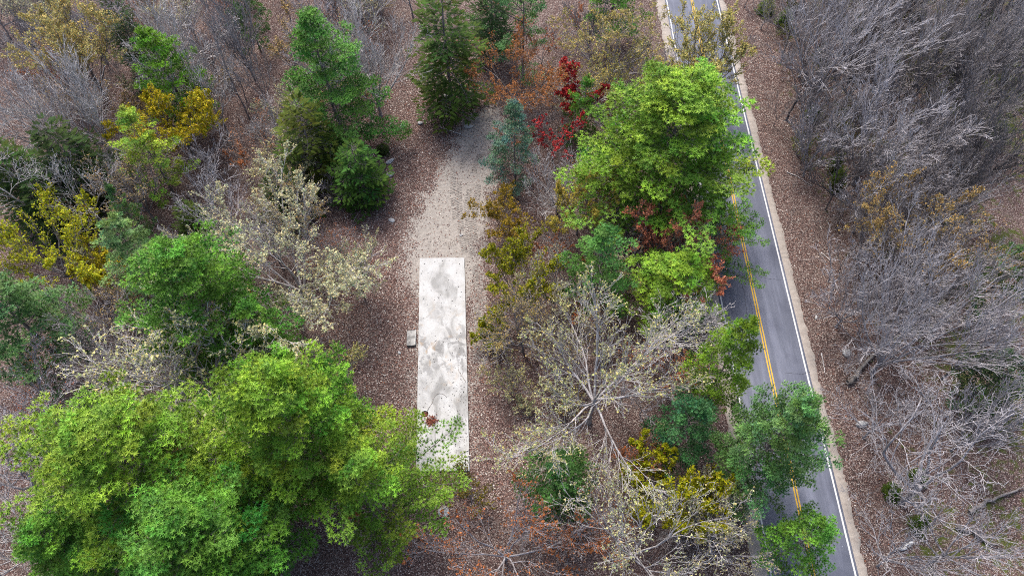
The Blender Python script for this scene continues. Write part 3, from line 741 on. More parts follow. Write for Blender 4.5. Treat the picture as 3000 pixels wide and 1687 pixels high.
def conifer(seed, h, R, zb=.25, sp=.62, per=5, asym=(0, 0), kind='pine', top_pow=.72, dens=1.0, sc=1.0, e0=-.08, e1=.85, gap=0.0, curl=.22, wide=.30):
    """whorled conifer: trunk, boughs with side shoots, needle tufts on the shoots. R = longest bough in m"""
    r = random.Random(seed); n = 14
    hh = h - .3; P = [(0, 0, -.4)]; x = y = 0
    for i in range(n): x += r.gauss(0, .035); y += r.gauss(0, .035); P.append((x, y, hh * (i + 1) / n))
    RR = [max(.02, h * .012 * (1.15 - 1.1 * i / n)) for i in range(n + 1)]
    tr = sweep(P, RR, 8)
    zs = [q[2] for q in P]
    def axisp(z): return np.array([np.interp(z, zs, [q[0] for q in P]), np.interp(z, zs, [q[1] for q in P]), z])
    segs = []; tp = []; td = []; ts = []; tc = []
    z = zb * h; a0 = r.uniform(0, 6); lob = r.uniform(0, 6)
    up = np.array([0, 0, 1.])
    while z < h - .25:
        t = (z - zb * h) / (h - zb * h)
        k = per if t < .85 else max(3, per - 1)
        a0 += 2.4 * .37
        for b in range(k):
            if r.random() < gap + (.08 if kind == 'pine' else 0): continue
            a = a0 + b * 6.283 / k + r.gauss(0, .2); zz = z + r.gauss(0, sp * .22)
            d2 = np.array([math.cos(a), math.sin(a), 0.])
            L = R * ((1 - t) ** top_pow) * (.62 + .38 * min(1, (t + .1) / .3)) * r.uniform(.6, 1.18) * max(.3, 1 + asym[0] * d2[0] + asym[1] * d2[1]) + .3
            if kind == 'pine': L *= 1 + .13 * math.sin(3 * a + lob + z * .3) + .10 * math.sin(5 * a - lob * 2 - z * .5)
            el = e0 + (e1 - e0) * t ** 1.2 + r.gauss(0, .08)
            base = axisp(min(zz, hh)); m = max(4, int(L / .55)); pts = []
            wob = r.gauss(0, .12)
            for i in range(m + 1):
                s = i / m
                c = d2 * math.cos(el) + up * math.sin(el)
                lat = np.array([-d2[1], d2[0], 0]) * wob * L * s * s
                cu = curl * L * s * s * (.6 if kind == 'pine' else -.55)
                pts.append(base + c * L * s + lat + up * cu)
            r0 = .012 * L + .012
            for i in range(m): segs.append((*pts[i], max(.012, r0 * (1 - i / m)), *pts[i + 1], max(.01, r0 * (1 - (i + 1) / m))))
            hue = (r.uniform(.72, 1.22), r.gauss(0, .08)); bf = .9 if r.random() < .55 else .12
            if kind != 'hemlock':
                # plume-like boughs: puffs of needle tufts along the outer bough and on short side shoots
                n2 = max(2, int(L * 2.1 * dens)); sgn = r.choice((-1, 1)); ends = [(pts[-1], 1.0, 7)]
                for w in range(n2):
                    s = .22 + .76 * (w + r.uniform(.2, .8)) / n2; f = s * m; i = min(m - 1, int(f)); q = pts[i] + (pts[i + 1] - pts[i]) * (f - i)
                    dd = pts[i + 1] - pts[i]; dd = dd / (np.linalg.norm(dd) + 1e-9); latv = np.cross(dd, up); latv /= np.linalg.norm(latv) + 1e-9
                    if w % 2: ends.append((q + up * .06, .9, 4))
                    sgn = -sgn; an = r.uniform(.6, .95); l = ((1.05 - s) * L * wide + .34 * sc) * r.uniform(.7, 1.25)
                    sd2 = dd * math.cos(an) + latv * sgn * math.sin(an) + up * r.uniform(.0, .35); sd2 /= np.linalg.norm(sd2); e = q + sd2 * l
                    segs.append((*q, .016, *e, .009)); ends.append((e, r.uniform(.75, 1.15), 7))
                    if l > 1.3: ends.append((q + sd2 * l * .5, .8, 4))
                for e, ps, nt in ends:
                    tip = nt > 5; rp = .31 * sc * ps; p0 = r.uniform(0, 6); nt = 6 if tip else 5
                    fresh_lit = tip and r.random() < bf      # pale spring growth, brightened further to paint top light on the puffs
                    b0 = hue[0] * r.uniform(.85, 1.15) * (1.35 if fresh_lit else .82 if tip else .62); h0 = hue[1] + r.gauss(0, .03) + (.05 if fresh_lit else -.04)  # inner puffs darkened: shade between clumps is painted into the needle colour
                    for j in range(nt):
                        th = r.uniform(.0, .25) if j == 0 else r.uniform(.7, 1.35); ph = p0 + j * 1.2566 + r.gauss(0, .15)
                        dv = np.array([math.sin(th) * math.cos(ph), math.sin(th) * math.sin(ph), math.cos(th)])
                        tp.append(e + dv * rp * np.array([1., 1., .6])); td.append(dv + up * .7); ts.append(sc * r.uniform(.85, 1.2))
                        tc.append((b0 * r.uniform(.9, 1.1), h0, 1.7 if fresh_lit else 1.0))
                continue
            # side shoots
            step = (.36 if kind == 'pine' else .30) / dens * sc; s = .26 if kind == 'pine' else .12; sg = 1
            while s < 1.0:
                f = s * m; i = min(m - 1, int(f)); q = pts[i] + (pts[i + 1] - pts[i]) * (f - i)
                dd = pts[i + 1] - pts[i]; dd = dd / (np.linalg.norm(dd) + 1e-9)
                latv = np.cross(dd, up); latv /= np.linalg.norm(latv) + 1e-9
                for sg in (-1, 1):
                    l = ((1 - s) * L * .42 + .25 * sc) * r.uniform(.6, 1.25); an = r.uniform(.7, 1.0)
                    sd2 = dd * math.cos(an) + latv * sg * math.sin(an) + up * (r.uniform(.0, .35) if kind == 'pine' else r.uniform(-.12, .02))
                    sd2 /= np.linalg.norm(sd2); e = q + sd2 * l
                    segs.append((*q, .012, *e, .008))
                    nt = max(1, int(l / (.27 * sc) * dens))
                    for j in range(nt):
                        u = (j + 1) / nt
                        pp = q + sd2 * l * u
                        tp.append(pp + np.array([r.gauss(0, .04), r.gauss(0, .04), r.gauss(0, .04)]))
                        dv = sd2 * .8 + up * (.85 if kind == 'pine' else 0) + (np.array([r.gauss(0, .25), r.gauss(0, .25), r.gauss(0, .2)]) if kind == 'pine' else 0)
                        if kind != 'pine' and j < nt - 1: dv = dd * .6 + latv * sg * (1 if j % 2 else -.3)
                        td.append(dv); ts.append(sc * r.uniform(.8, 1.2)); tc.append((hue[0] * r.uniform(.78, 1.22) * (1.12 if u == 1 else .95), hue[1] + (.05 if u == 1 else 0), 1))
                s += step / max(L, .8)
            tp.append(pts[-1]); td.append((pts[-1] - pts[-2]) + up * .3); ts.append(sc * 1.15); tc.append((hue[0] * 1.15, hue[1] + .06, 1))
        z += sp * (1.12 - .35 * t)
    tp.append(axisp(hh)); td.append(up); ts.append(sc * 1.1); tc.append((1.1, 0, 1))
    tc = np.array(tc); P_, D_, S_ = np.array(tp), np.array(td), np.array(ts)
    tpl = {'pine': TUFT, 'small': TUFT_S, 'hemlock': FROND}[kind]
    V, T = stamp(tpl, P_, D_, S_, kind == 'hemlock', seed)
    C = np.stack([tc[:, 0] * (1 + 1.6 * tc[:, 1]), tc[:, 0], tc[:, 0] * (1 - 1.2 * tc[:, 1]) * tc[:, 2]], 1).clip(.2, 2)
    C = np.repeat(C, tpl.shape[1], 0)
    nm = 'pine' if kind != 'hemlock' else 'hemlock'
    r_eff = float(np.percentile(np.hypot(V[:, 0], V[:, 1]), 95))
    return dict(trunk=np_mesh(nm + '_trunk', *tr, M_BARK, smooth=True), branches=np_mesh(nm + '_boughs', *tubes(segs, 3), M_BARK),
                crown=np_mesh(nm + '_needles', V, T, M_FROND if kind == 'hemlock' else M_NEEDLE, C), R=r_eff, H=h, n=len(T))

CT = {}
def place_conifer(key, build, name, loc, R, h, rot, color, label, group=None, cat='tree', bark=(.26, .23, .22)):
    if key not in CT: CT[key] = conifer(**build)
    d = CT[key]; sx = R / d['R'] if R else 1; sz = h / d['H'] if h else 1
    e = bpy.data.objects.new(name, None); COL.objects.link(e); e.location = (loc[0], loc[1], gzf(loc[0], loc[1]))
    e.rotation_euler = (0, 0, rot); e.scale = (sx, sx, sz); tag(e, label, cat, group)
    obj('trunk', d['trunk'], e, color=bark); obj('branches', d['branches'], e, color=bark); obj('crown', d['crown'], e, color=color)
    return e

def crown_at(cx, cy, rpx, h, zf):
    """ground position and crown radius of a tree whose crown centre shows at pixel (cx, cy)"""
    p = un(cx, cy, h * zf); return (p[0], p[1]), rpx * depth(p) / F

# needle colours
YG = (.19, .33, .024); GR = (.11, .27, .024); BG = (.10, .22, .055); TEAL = (.10, .20, .10); LIME = (.30, .44, .04); MUTE = (.09, .19, .04); PALE = (.16, .28, .07)
# generic sources used by several pines
GENP = {'g1': dict(seed=201, h=14, R=4.2, zb=.2, sp=.75, per=5, dens=.85, sc=1.15), 'g2': dict(seed=202, h=14, R=4.0, zb=.25, sp=.8, per=5, dens=.85, sc=1.15, gap=.15),
        'g3': dict(seed=203, h=12, R=4.2, zb=.15, sp=.8, per=5, dens=.8, sc=1.2, gap=.1),
        'h1': dict(seed=301, h=14, R=4.0, zb=.08, sp=.8, per=5, kind='hemlock', top_pow=.8, sc=1.2, e0=.05, e1=.45, gap=.18), 'h2': dict(seed=302, h=12, R=3.8, zb=.06, sp=.85, per=5, kind='hemlock', top_pow=.8, sc=1.25, e0=.05, e1=.5, gap=.2)}
PINES = [  # key, build or None, name, cx, cy, rpx, h, zf, rot, colour, label
    ('A', dict(seed=101, h=19, R=7.6, zb=.28, sp=.78, per=7, sc=1.2, dens=1.0, top_pow=.72), 'pine_tree', 385, 1385, 330, 18, .62, .3, YG, 'huge yellow-green pine filling the lower left corner, leftmost of its clump'),
    ('P1', None, 'pine_tree', 850, 1245, 250, 19, .64, 1.3, YG, 'tall bright pine with rosette tufts, between the great corner pine and the pad'),
    ('A', None, 'pine_tree', 620, 1590, 290, 15, .6, 2.0, GR, 'dark-hearted green pine cut by the lower photo edge, below the two tallest pines'),
    ('E', dict(seed=104, h=15, R=6.0, zb=.12, sp=.95, per=5, sc=1.15, dens=1.05, asym=(.6, .3), gap=.06), 'pine_tree', 1060, 1450, 280, 13, .5, 0.0, YG, 'green pine whose boughs reach over the lower left corner of the pad'),
    ('P14', None, 'pine_tree', 230, 1620, 170, 12, .55, 0.7, GR, 'lower green pine at the very lower left corner below the great pine'),
    ('P1', dict(seed=106, h=18, R=6.6, zb=.22, sp=.74, per=7, sc=1.18, dens=1.05, top_pow=.62), 'pine_tree', 1965, 415, 262, 17, .6, .9, YG, 'massive round yellow-green pine beside the upper road'),
    ('P9', dict(seed=107, h=11, R=6.0, zb=.15, sp=1.5, per=5, sc=1.0, dens=1.1, wide=.16, asym=(.75, -.05), gap=.25, e0=.05, e1=.5, curl=.1, top_pow=.5), 'pine_tree', 2085, 720, 165, 8.5, .5, 0.0, GR, 'sparse pine sending flat green boughs across the double yellow line'),
    ('P14', dict(seed=108, h=16, R=6.0, zb=.18, sp=.78, per=7, sc=1.15, dens=1.0), 'pine_tree', 590, 880, 215, 16, .6, 2.2, GR, 'broad green pine in the left middle, above the small cream-budded tree'),
    ('P14', None, 'pine_tree', 2270, 1290, 158, 16, .62, .4, (.13, .27, .06), 'blue-green pine leaning over the lower road, tallest at the roadside'),
    ('g1', None, 'pine_tree', 2125, 1060, 108, 14, .6, 2.6, (.14, .25, .014), 'olive-green pine just above the blue-green roadside pine'),
    ('g2', None, 'pine_tree', 2335, 1590, 105, 10, .5, 1.0, GR, 'dark green pine covering the yellow line at the lower photo edge'),
    ('g3', None, 'pine_tree', 1758, 775, 112, 11, .6, 4.0, (.10, .25, .04), 'rounded mid-green pine left of the salmon-budded maple'),
    ('g1', None, 'pine_tree', 1985, 835, 150, 8, .55, 0.4, (.17, .32, .018), 'bright green pine directly above the great spreading budded tree'),
    ('g1', None, 'pine_tree', 500, 235, 105, 12, .55, 5.0, (.11, .26, .008), 'vivid green pine under the white birch at the upper left'),
    ('g3', None, 'pine_tree', 430, 440, 90, 11, .6, 1.7, LIME, 'lime-green pine below the golden-leaved tree'),
    ('g1', None, 'pine_tree', 412, 770, 105, 12, .55, 3.2, PALE, 'pale blue-green pine left of the cream-flowered tree'),
    ('g3', None, 'pine_tree', 362, 610, 45, 9, .7, 2.2, MUTE, 'small dark green pine top peeping above the pale blue-green pine'),
    ('P13', dict(seed=110, h=15, R=4.6, zb=.12, sp=.85, per=6, sc=1.15, dens=1.1, asym=(.3, -.15), gap=.12), 'pine_tree', 960, 250, 165, 16, .5, 0.0, (.10, .26, .03), 'ragged light green pine left of the clearing head'),
    ('g1', None, 'pine_tree', 65, 950, 165, 12, .55, 4.6, MUTE, 'hazy muted green pine at the left photo edge'),
    ('P2', dict(seed=111, h=10, R=3.2, zb=.06, sp=.7, per=5, sc=.95, dens=.9, top_pow=.9, asym=(-.25, -.1)), 'pine_tree', 1508, 425, 92, 11, .5, 0.0, TEAL, 'slim teal-tinted pine right of the bare drive'),
    ('g3', None, 'pine_tree', 1712, 300, 58, 9, .65, 0.8, GR, 'small green pine beside the crimson maple'),
    ('P17', dict(seed=112, h=13, R=6.0, zb=.25, sp=1.2, per=5, sc=1.05, dens=1.1, wide=.2, asym=(-.45, -.2), gap=.2, curl=.3), 'pine_tree', 1535, 55, 150, 13, .6, 0.0, (.11, .25, .06), 'pine with long curved teal-green boughs at the upper photo edge'),
    ('g2', None, 'pine_tree', 1800, -30, 95, 12, .6, 2.9, GR, 'green pine cut off by the upper photo edge left of the road'),
    ('g2', None, 'pine_tree', 1640, 1420, 120, 8, .55, 5.2, (.05, .14, .02), 'low green pine under the lower left limbs of the spreading budded tree'),
    ('g3', None, 'pine_tree', 2010, 1255, 105, 9, .55, 5.8, (.05, .155, .04), 'low green pine between the spreading budded tree and the roadside pine'),
    ('g3', None, 'pine_tree', 2950, 800, 95, 9, .55, 1.1, (.08, .15, .035), 'muted green young pine behind bare twigs at the right edge'),
    ('g2', None, 'pine_tree', 2900, 1120, 110, 7, .5, 2.1, (.05, .10, .03), 'faint green young pine beneath bare branches at the right edge'),
    ('g2', None, 'pine_tree', 770, 1000, 90, 10, .5, 3.9, GR, 'green pine overlapping the right end of the broad middle pine'),
    ('g1', None, 'pine_tree', 985, 1170, 80, 12, .5, 2.5, GR, 'smaller green pine at the right shoulder of the tall bright pine'),
    ('g3', None, 'pine_tree', 720, 30, 60, 10, .6, 2.5, (.07, .17, .025), 'small green pine at the upper photo edge left of the ragged pine'),
]
BUILD = {p[0]: p[1] for p in PINES if p[1]}
for key, b, nm, cx, cy_, rpx, h, zf, rot, c, lab in PINES:
    loc, R = crown_at(cx, cy_, rpx, h, zf)
    place_conifer(key, b or BUILD.get(key) or GENP[key], nm, loc, R, h, rot, c, lab)
HEM = [
    ('h1', 'spruce_tree', 1312, 150, 118, 16, .5, .2, (.045, .085, .014), 'tall dark spruce standing at the head of the clearing'),
    ('h2', 'spruce_tree', 1440, 40, 75, 13, .5, 2.2, (.028, .060, .016), 'dark spruce partly hidden behind the long-boughed pine'),
    ('h2', 'hemlock_tree', 900, 410, 105, 11, .5, 1.2, (.065, .095, .014), 'dark olive hemlock left of the clearing below the ragged pine'),
    ('h1', 'hemlock_tree', 1050, 510, 88, 8, .45, 3.0, (.045, .11, .018), 'dark green hemlock on the left edge of the clearing'),
    ('h2', 'hemlock_tree', 215, 480, 110, 10, .5, .5, (.030, .060, .016), 'dark hemlock behind the bare left trees, nearest the lime pine'),
    ('h1', 'hemlock_tree', 70, 520, 115, 10, .5, 1.9, (.038, .075, .014), 'dark hemlock at the left photo edge behind curved dead branches'),
    ('h2', 'hemlock_tree', 150, 605, 90, 7, .5, 3.9, (.026, .055, .016), 'low dark hemlock under the dead left branches'),
    ('h1', 'hemlock_tree', 375, 110, 65, 12, .5, 4.2, (.026, .052, .016), 'shadowy dark hemlock behind the white birch'),
    ('h2', 'hemlock_tree', 830, 560, 85, 6, .5, 5.2, (.03, .06, .014), 'low dark hemlock behind the cream-flowered tree'),
    ('h2', 'hemlock_tree', 560, 640, 60, 5, .5, 5.2, (.04, .07, .014), 'small dark hemlock left of the cream-flowered tree'),
]
for i, (px, py, r) in enumerate([(2388, 328, 26), (2300, 52, 26), (2610, 165, 30), (2690, 52, 22), (2595, 180, 22), (2460, 465, 20), (2620, 1435, 26), (2412, 145, 20), (2880, 60, 32), (2930, 380, 26), (2700, 1530, 22), (2460, 520, 24), (2700, 1390, 26), (2250, 15, 26)]):
    HEM.append((('h1', 'h2')[i % 2], 'hemlock_sapling', px, py, r, 1.6 + (i % 3) * .7, .5, i * 1.1, (.045, .085, .010), None))
HS = []
for key, nm, cx, cy_, rpx, h, zf, rot, c, lab in HEM:
    loc, R = crown_at(cx, cy_, rpx, h, zf)
    if lab: place_conifer(key, GENP[key], nm, loc, R, h, rot, c, lab)
    else: HS.append((place_conifer(key, GENP[key], nm, loc, R, h, rot, c, None, 'evergreen saplings right of the road'), h))
p = un(1121, 446); place_conifer('h2', GENP['h2'], 'hemlock_sapling', p, .75, 1.0, 1, (.04, .07, .015), 'tiny dark green evergreen alone on the clearing\'s left edge')

# ---------------------------------------------------------------- broadleaf trees, largest first
CREAM = (.52, .50, .28); LEMON = (.50, .48, .12); OLIVE = (.27, .27, .010); GOLD = (.42, .33, .03); RED = (.42, .03, .03); RUST = (.38, .12, .03); SALMON = (.66, .25, .14); TAN = (.42, .30, .12); YEL = (.42, .44, .02)
B_ = []
def D(kind, cx, cy_, rpx, h, zf, rot, bark, bud, lab, name='broadleaf_tree', group=None): B_.append((kind, name, cx, cy_, rpx, h, zf, rot, bark, bud, lab, group))
D('maple_a', 835, 735, 310, 13, .6, .5, 'pale', (CREAM, 0.0727, 1, 2), 'large cream-flowered tree with silver limbs left of the pad')
D('vase_c', 545, 1075, 265, 13, .66, 1.9, 'pale', ((.55, .53, .22), 0.0871, 0.688, 1), 'cream-budded tree fanning out above the great corner pine')
D('big_oak', 1765, 1085, 315, 16, .62, 2.1, 'pale', ((.55, .53, .20), 0.0756, 0.688, 1), 'great spreading grey-limbed budded tree right of the pad')
D('open_a', 1880, 1565, 255, 14, .62, 4.0, 'pale', ((.58, .56, .26), 0.0778, 0.625, 1), 'budded pale-limbed tree cut by the lower photo edge')
D('maple_b', 1525, 215, 148, 10, .6, 1.0, 'warm', ((.42, .17, .05), 0.068, 1, 2), 'rust-budded maple overhanging the head of the drive')
D('slim_b', 1705, 262, 75, 8, .62, 2.0, 'grey', (RED, 0.107, 1, 2), 'crimson-leaved young maple right of the rust-budded maple', 'maple_tree')
D('slim_b', 1625, 385, 85, 7, .62, 3.0, 'grey', (RED, 0.0828, 0.75, 1), 'thin red-budded maple behind the teal pine', 'maple_tree')
D('maple_c', 1512, 815, 125, 6.5, .55, 1.5, 'grey', (OLIVE, 0.0828, 1, 2), 'bushy olive-yellow leafed tree right of the pad\'s upper end')
D('shrub_a', 1470, 640, 85, 5, .55, 1.5, 'grey', ((.32, .22, .02), 0.0778, 1, 2), 'ochre and orange tinted bush right of the drive', 'shrub')
D('maple_b', 1702, 585, 98, 9, .6, 2.5, 'grey', ((.44, .36, .06), 0.0828, 1, 2), 'golden-budded tree below the massive round pine')
D('maple_a', 1985, 715, 150, 9, .6, 3.5, 'warm', (SALMON, 0.0828, 1, 2), 'salmon-budded maple between the roadside pines', 'maple_tree')
D('vase_b', 1640, 545, 110, 7, .55, 3.9, 'pale', None, 'bare grey tree between the teal pine and the golden-budded tree')
D('maple_c', 1480, 1590, 215, 9, .6, .3, 'silver', ((.42, .15, .05), 0.0727, 0.75, 1), 'rust-budded tree at the lower photo edge below the pad')
D('open_b', 1790, 140, 170, 11, .6, 5.0, 'grey', ((.46, .38, .12), 0.0727, 0.938, 2), 'ochre-budded open tree left of the upper road')
D('vase_c', 2085, 130, 125, 12, .7, 1.0, 'dark', ((.50, .44, .14), 0.0778, 1, 2), 'yellow-budded tree arching over the upper road')
D('maple_b', 510, 350, 118, 9, .6, 2.0, 'grey', ((.46, .38, .015), 0.0972, 1, 2), 'golden-leaved tree between the vivid pine and the lime pine')
D('maple_c', 110, 715, 170, 9, .6, 3.0, 'grey', ((.46, .47, .02), 0.0828, 0.938, 2), 'bright yellow-budded tree at the left photo edge')
D('shrub_b', 300, 800, 72, 5, .55, 3.0, 'grey', ((.42, .36, .01), 0.0828, 1, 2), 'golden-green bush at the foot of the pale blue-green pine', 'shrub')
D('vase_a', 195, 100, 130, 13, .65, 3.0, 'grey', ((.48, .40, .14), 0.0972, 1, 2), 'ochre-budded tall tree in the upper left corner')
D('maple_a', 1990, 1425, 140, 7, .55, .9, 'grey', ((.33, .33, .008), 0.0922, 1, 2), 'dense yellow-green leafed bush tree below the spreading budded tree')
D('maple_b', 2700, 700, 190, 11, .6, 4.4, 'grey', ((.40, .27, .09), 0.0632, 1, 2), 'tan-budded rounded tree in the thicket right of the road')
# bare trees right of the road
D('vase_b', 2455, 130, 195, 15, .58, 1.0, 'silver', None, 'bare grey tree with a forked dark trunk beside the upper road', 'bare_tree')
D('vase_a', 2600, 380, 190, 14, .55, 2.4, 'silver', None, 'bare brushy tree sweeping up below the forked roadside tree', 'bare_tree')
D('vase_b', 2700, 950, 220, 16, .55, 3.2, 'silver', None, 'great bare tree sweeping right across the middle of the bank', 'bare_tree')
D('crooked', 2790, 1380, 230, 14, .55, 2.2, 'silver', None, 'crooked thick-limbed bare tree low on the right bank', 'bare_tree')
D('vase_c', 2770, 110, 110, 15, .6, .9, 'grey', None, 'bare slender tree in the upper right, left of two dark crowns', 'bare_tree')
D('vase_a', 2900, 130, 115, 15, .6, 4.9, 'grey', None, 'dusky bare tree in the upper right corner', 'bare_tree')
D('vase_a', 2640, 40, 110, 13, .6, .1, 'grey', None, 'bare tree at the upper edge right of the forked roadside tree', 'bare_tree')
D('vase_b', 2920, 430, 135, 13, .6, 5.5, 'dark', None, 'dark-stemmed bare tree at the right edge above the tan-budded tree', 'bare_tree')
D('vase_c', 2860, 300, 110, 12, .55, 2.8, 'grey', None, 'bare twiggy tree between the dusky corner tree and the dark-stemmed tree', 'bare_tree')
D('vase_c', 2790, 560, 100, 11, .55, .3, 'dark', None, 'bare dim tree just above the tan-budded tree', 'bare_tree')
D('vase_a', 2930, 970, 130, 14, .6, 1.9, 'silver', None, 'bare pale tree at the right edge beyond the great sweeping tree', 'bare_tree')
D('open_b', 2595, 1225, 160, 7, .6, 5.1, 'silver', None, 'low bare tree beside the grey boulder on the bank', 'bare_tree')
D('vase_a', 2920, 1230, 115, 12, .55, 3.7, 'silver', None, 'upright pale bare tree at the right edge above the crooked tree', 'bare_tree')
D('open_a', 2840, 1600, 210, 10, .55, 1.2, 'silver', None, 'bare wide-branched tree in the lower right corner', 'bare_tree')
D('open_b', 2650, 1620, 150, 8, .55, .2, 'silver', None, 'bare low tree at the lower edge right of the road', 'bare_tree')
D('slim_b', 2480, 790, 110, 7, .55, .2, 'silver', None, 'thin bare tree on the bank left of the tan-budded tree', 'bare_tree')
D('vase_a', 2500, 890, 105, 8, .5, 4.2, 'silver', None, 'bare bushy tree on the bank below the thin bare tree', 'bare_tree')
D('slim_a', 2350, 250, 90, 9, .55, 4.2, 'dark', None, 'thin dark bare tree close to the upper road shoulder', 'bare_tree')
# bare trees left
D('vase_a', 1080, 165, 150, 14, .58, 2.9, 'pale', None, 'bare grey feathery tree between the ragged pine and the dark spruce', 'bare_tree')
D('open_b', 480, 80, 165, 14, .68, .7, 'pale', None, 'white-limbed birch above the vivid green pine', 'birch_tree')
D('vase_c', 235, 310, 130, 14, .55, .7, 'pale', None, 'tall bare grey tree in the upper left forest', 'bare_tree')
D('open_a', 50, 290, 150, 13, .65, 3.3, 'pale', None, 'bare pale-limbed tree at the upper left edge', 'bare_tree')
D('crooked', 75, 480, 150, 11, .6, 4.3, 'pale', None, 'dead tree with curved white branches at the left edge', 'dead_tree')
D('open_b', 230, 560, 120, 9, .6, 1.3, 'pale', None, 'bare crooked tree in front of the dark left hemlocks', 'bare_tree')
D('slim_a', 660, 180, 65, 14, .55, 1.0, 'grey', None, 'slender bare tree with a tall straight trunk, upper left', 'bare_tree')
D('slim_b', 745, 200, 62, 13, .55, 2.0, 'grey', None, 'slender bare tree just left of the ragged light pine', 'bare_tree')
D('slim_a', 600, 470, 85, 9, .55, 3.0, 'grey', None, 'bare thin tree right of the lime pine', 'bare_tree')
D('slim_b', 735, 410, 95, 9, .55, 4.0, 'warm', ((.42, .20, .10), 0.0583, 0.625, 1), 'reddish-budded thin tree left of the dark olive hemlock', 'maple_tree')
D('vase_c', 860, 470, 90, 7, .55, .5, 'grey', ((.50, .46, .22), 0.0583, 0.75, 1), 'small cream-budded tree in front of the dark olive hemlock')
D('slim_b', 590, 560, 80, 6, .55, .5, 'grey', None, 'bare brush tree above the cream-flowered tree', 'bare_tree')
D('open_a', 70, 1210, 190, 9, .6, .5, 'silver', ((.45, .12, .03), 0.0583, 0.15, 1), 'bare tree with a few red buds at the left edge below the muted pine')
D('open_b', 270, 1110, 140, 8, .55, 2.5, 'silver', None, 'bare tangled tree between the muted pine and the great corner pine', 'bare_tree')
D('open_b', 45, 1560, 190, 9, .6, 4.5, 'pale', None, 'bare tangled tree in the lower left corner', 'bare_tree')
D('crooked', 30, 1390, 150, 9, .55, 1.5, 'silver', None, 'crooked bare tree at the left edge beside the great corner pine', 'bare_tree')
D('vase_a', 970, 1090, 80, 7, .55, 1.5, 'grey', ((.52, .48, .18), 0.0583, 0.875, 1), 'small cream-budded tree on the red leaves left of the pad')
D('vase_b', 1045, 800, 80, 7, .55, 2.5, 'silver', ((.52, .50, .26), 0.0535, 0.75, 1), 'small cream-budded tree between the flowered tree and the clearing')
D('vase_c', 1530, 960, 105, 8, .55, .5, 'grey', ((.40, .30, .10), 0.0535, 0.625, 1), 'bare grey bushy tree left of the great spreading tree')
D('shrub_b', 1490, 1130, 80, 4, .5, 2.5, 'grey', ((.45, .42, .16), 0.0535, 0.875, 1), 'small twiggy bush beside the pad under the spreading limbs', 'shrub')
D('shrub_a', 1430, 985, 42, 2.5, .5, 2.0, 'grey', ((.28, .30, .01), 0.068, 1, 2), 'small yellow-green shrub right of the pad\'s middle', 'shrub')
D('shrub_a', 1380, 1450, 70, 4, .5, 2.0, 'grey', ((.20, .16, .015), 0.068, 0.625, 1), 'brownish green shrub just below the pad', 'shrub')
D('open_b', 2120, 1600, 130, 9, .6, 2.0, 'silver', ((.50, .45, .22), 0.0583, 0.625, 1), 'grey twiggy tree left of the road at the lower edge')
D('slim_b', 1600, 1330, 100, 6, .55, 2.2, 'silver', ((.5, .46, .2), 0.0583, 0.625, 1), 'slight budded tree under the left limbs of the spreading tree')
D('vase_b', 690, 90, 70, 12, .6, 4.4, 'grey', None, 'bare misty tree at the upper edge right of the birch', 'bare_tree')
D('shrub_b', 985, 560, 70, 4, .5, 4.0, 'grey', None, 'bare brush at the clearing\'s left edge below the dark hemlock', 'shrub')
D('vase_a', 1810, 250, 95, 9, .55, 2.0, 'grey', ((.36, .32, .05), 0.0583, 0.75, 1), 'grey budding tree wedged between the crimson maple and the massive pine')
for kind, nm, cx, cy_, rpx, h, zf, rot, bark, bud, lab, grp in B_:
    loc, R = crown_at(cx, cy_, rpx, h, zf)
    place_decid(kind, nm, loc, R, h, rot, bark, bud, lab, grp)

# ---------------------------------------------------------------- thin saplings filling the forest, and brush twigs
rs = random.Random(77); taken = [(o.location.x, o.location.y) for o in COL.objects if o.type == 'EMPTY']
def free(x, y):
    if abs(x - 22.35) < 5.4: return False
    if float(seg_dist(np.array([x]), np.array([y]), CLEAR)[0]) < 1.0: return False
    return all((x - a) ** 2 + (y - b) ** 2 > 1.2 for a, b in taken)
LM = [(395, 1345, 'great corner pine'), (845, 1225, 'tall bright pine'), (1965, 415, 'massive round pine'), (2270, 1290, 'blue-green roadside pine'), (1765, 1085, 'great spreading budded tree'),
      (835, 735, 'cream-flowered tree'), (590, 880, 'broad middle pine'), (490, 215, 'vivid green pine'), (430, 440, 'lime-green pine'), (955, 235, 'ragged light pine'), (1312, 150, 'tall dark spruce'),
      (1508, 425, 'teal pine'), (1705, 262, 'crimson maple'), (1512, 815, 'olive-yellow leafed tree'), (1985, 715, 'salmon-budded maple'), (2700, 700, 'tan-budded rounded tree'), (2455, 130, 'forked roadside tree'),
      (2700, 950, 'great sweeping bare tree'), (2790, 1380, 'crooked thick-limbed tree'), (60, 955, 'muted edge pine'), (110, 715, 'yellow-budded edge tree'), (480, 75, 'white-limbed birch'), (392, 735, 'pale blue-green pine'),
      (900, 410, 'dark olive hemlock'), (545, 1075, 'fanning cream-budded tree'), (1880, 1570, 'lower budded tree'), (2524, 1242, 'grey bank boulder'), (1990, 1425, 'yellow-green bush tree'), (2920, 430, 'dark-stemmed edge tree'),
      (2900, 130, 'dusky corner tree'), (2600, 380, 'brushy sweeping tree'), (2840, 1600, 'wide-branched corner tree'), (1525, 215, 'rust-budded maple'), (1790, 140, 'ochre-budded open tree')]
def to_px(x, y, z):
    a = math.pi / 2 - PITCH; c, s = math.cos(a), math.sin(a); q = y; w = z - CH
    yy = c * q + s * w; zz = s * q - c * w
    return 1500 + F * x / zz, 843.5 - F * yy / zz
USED = set()
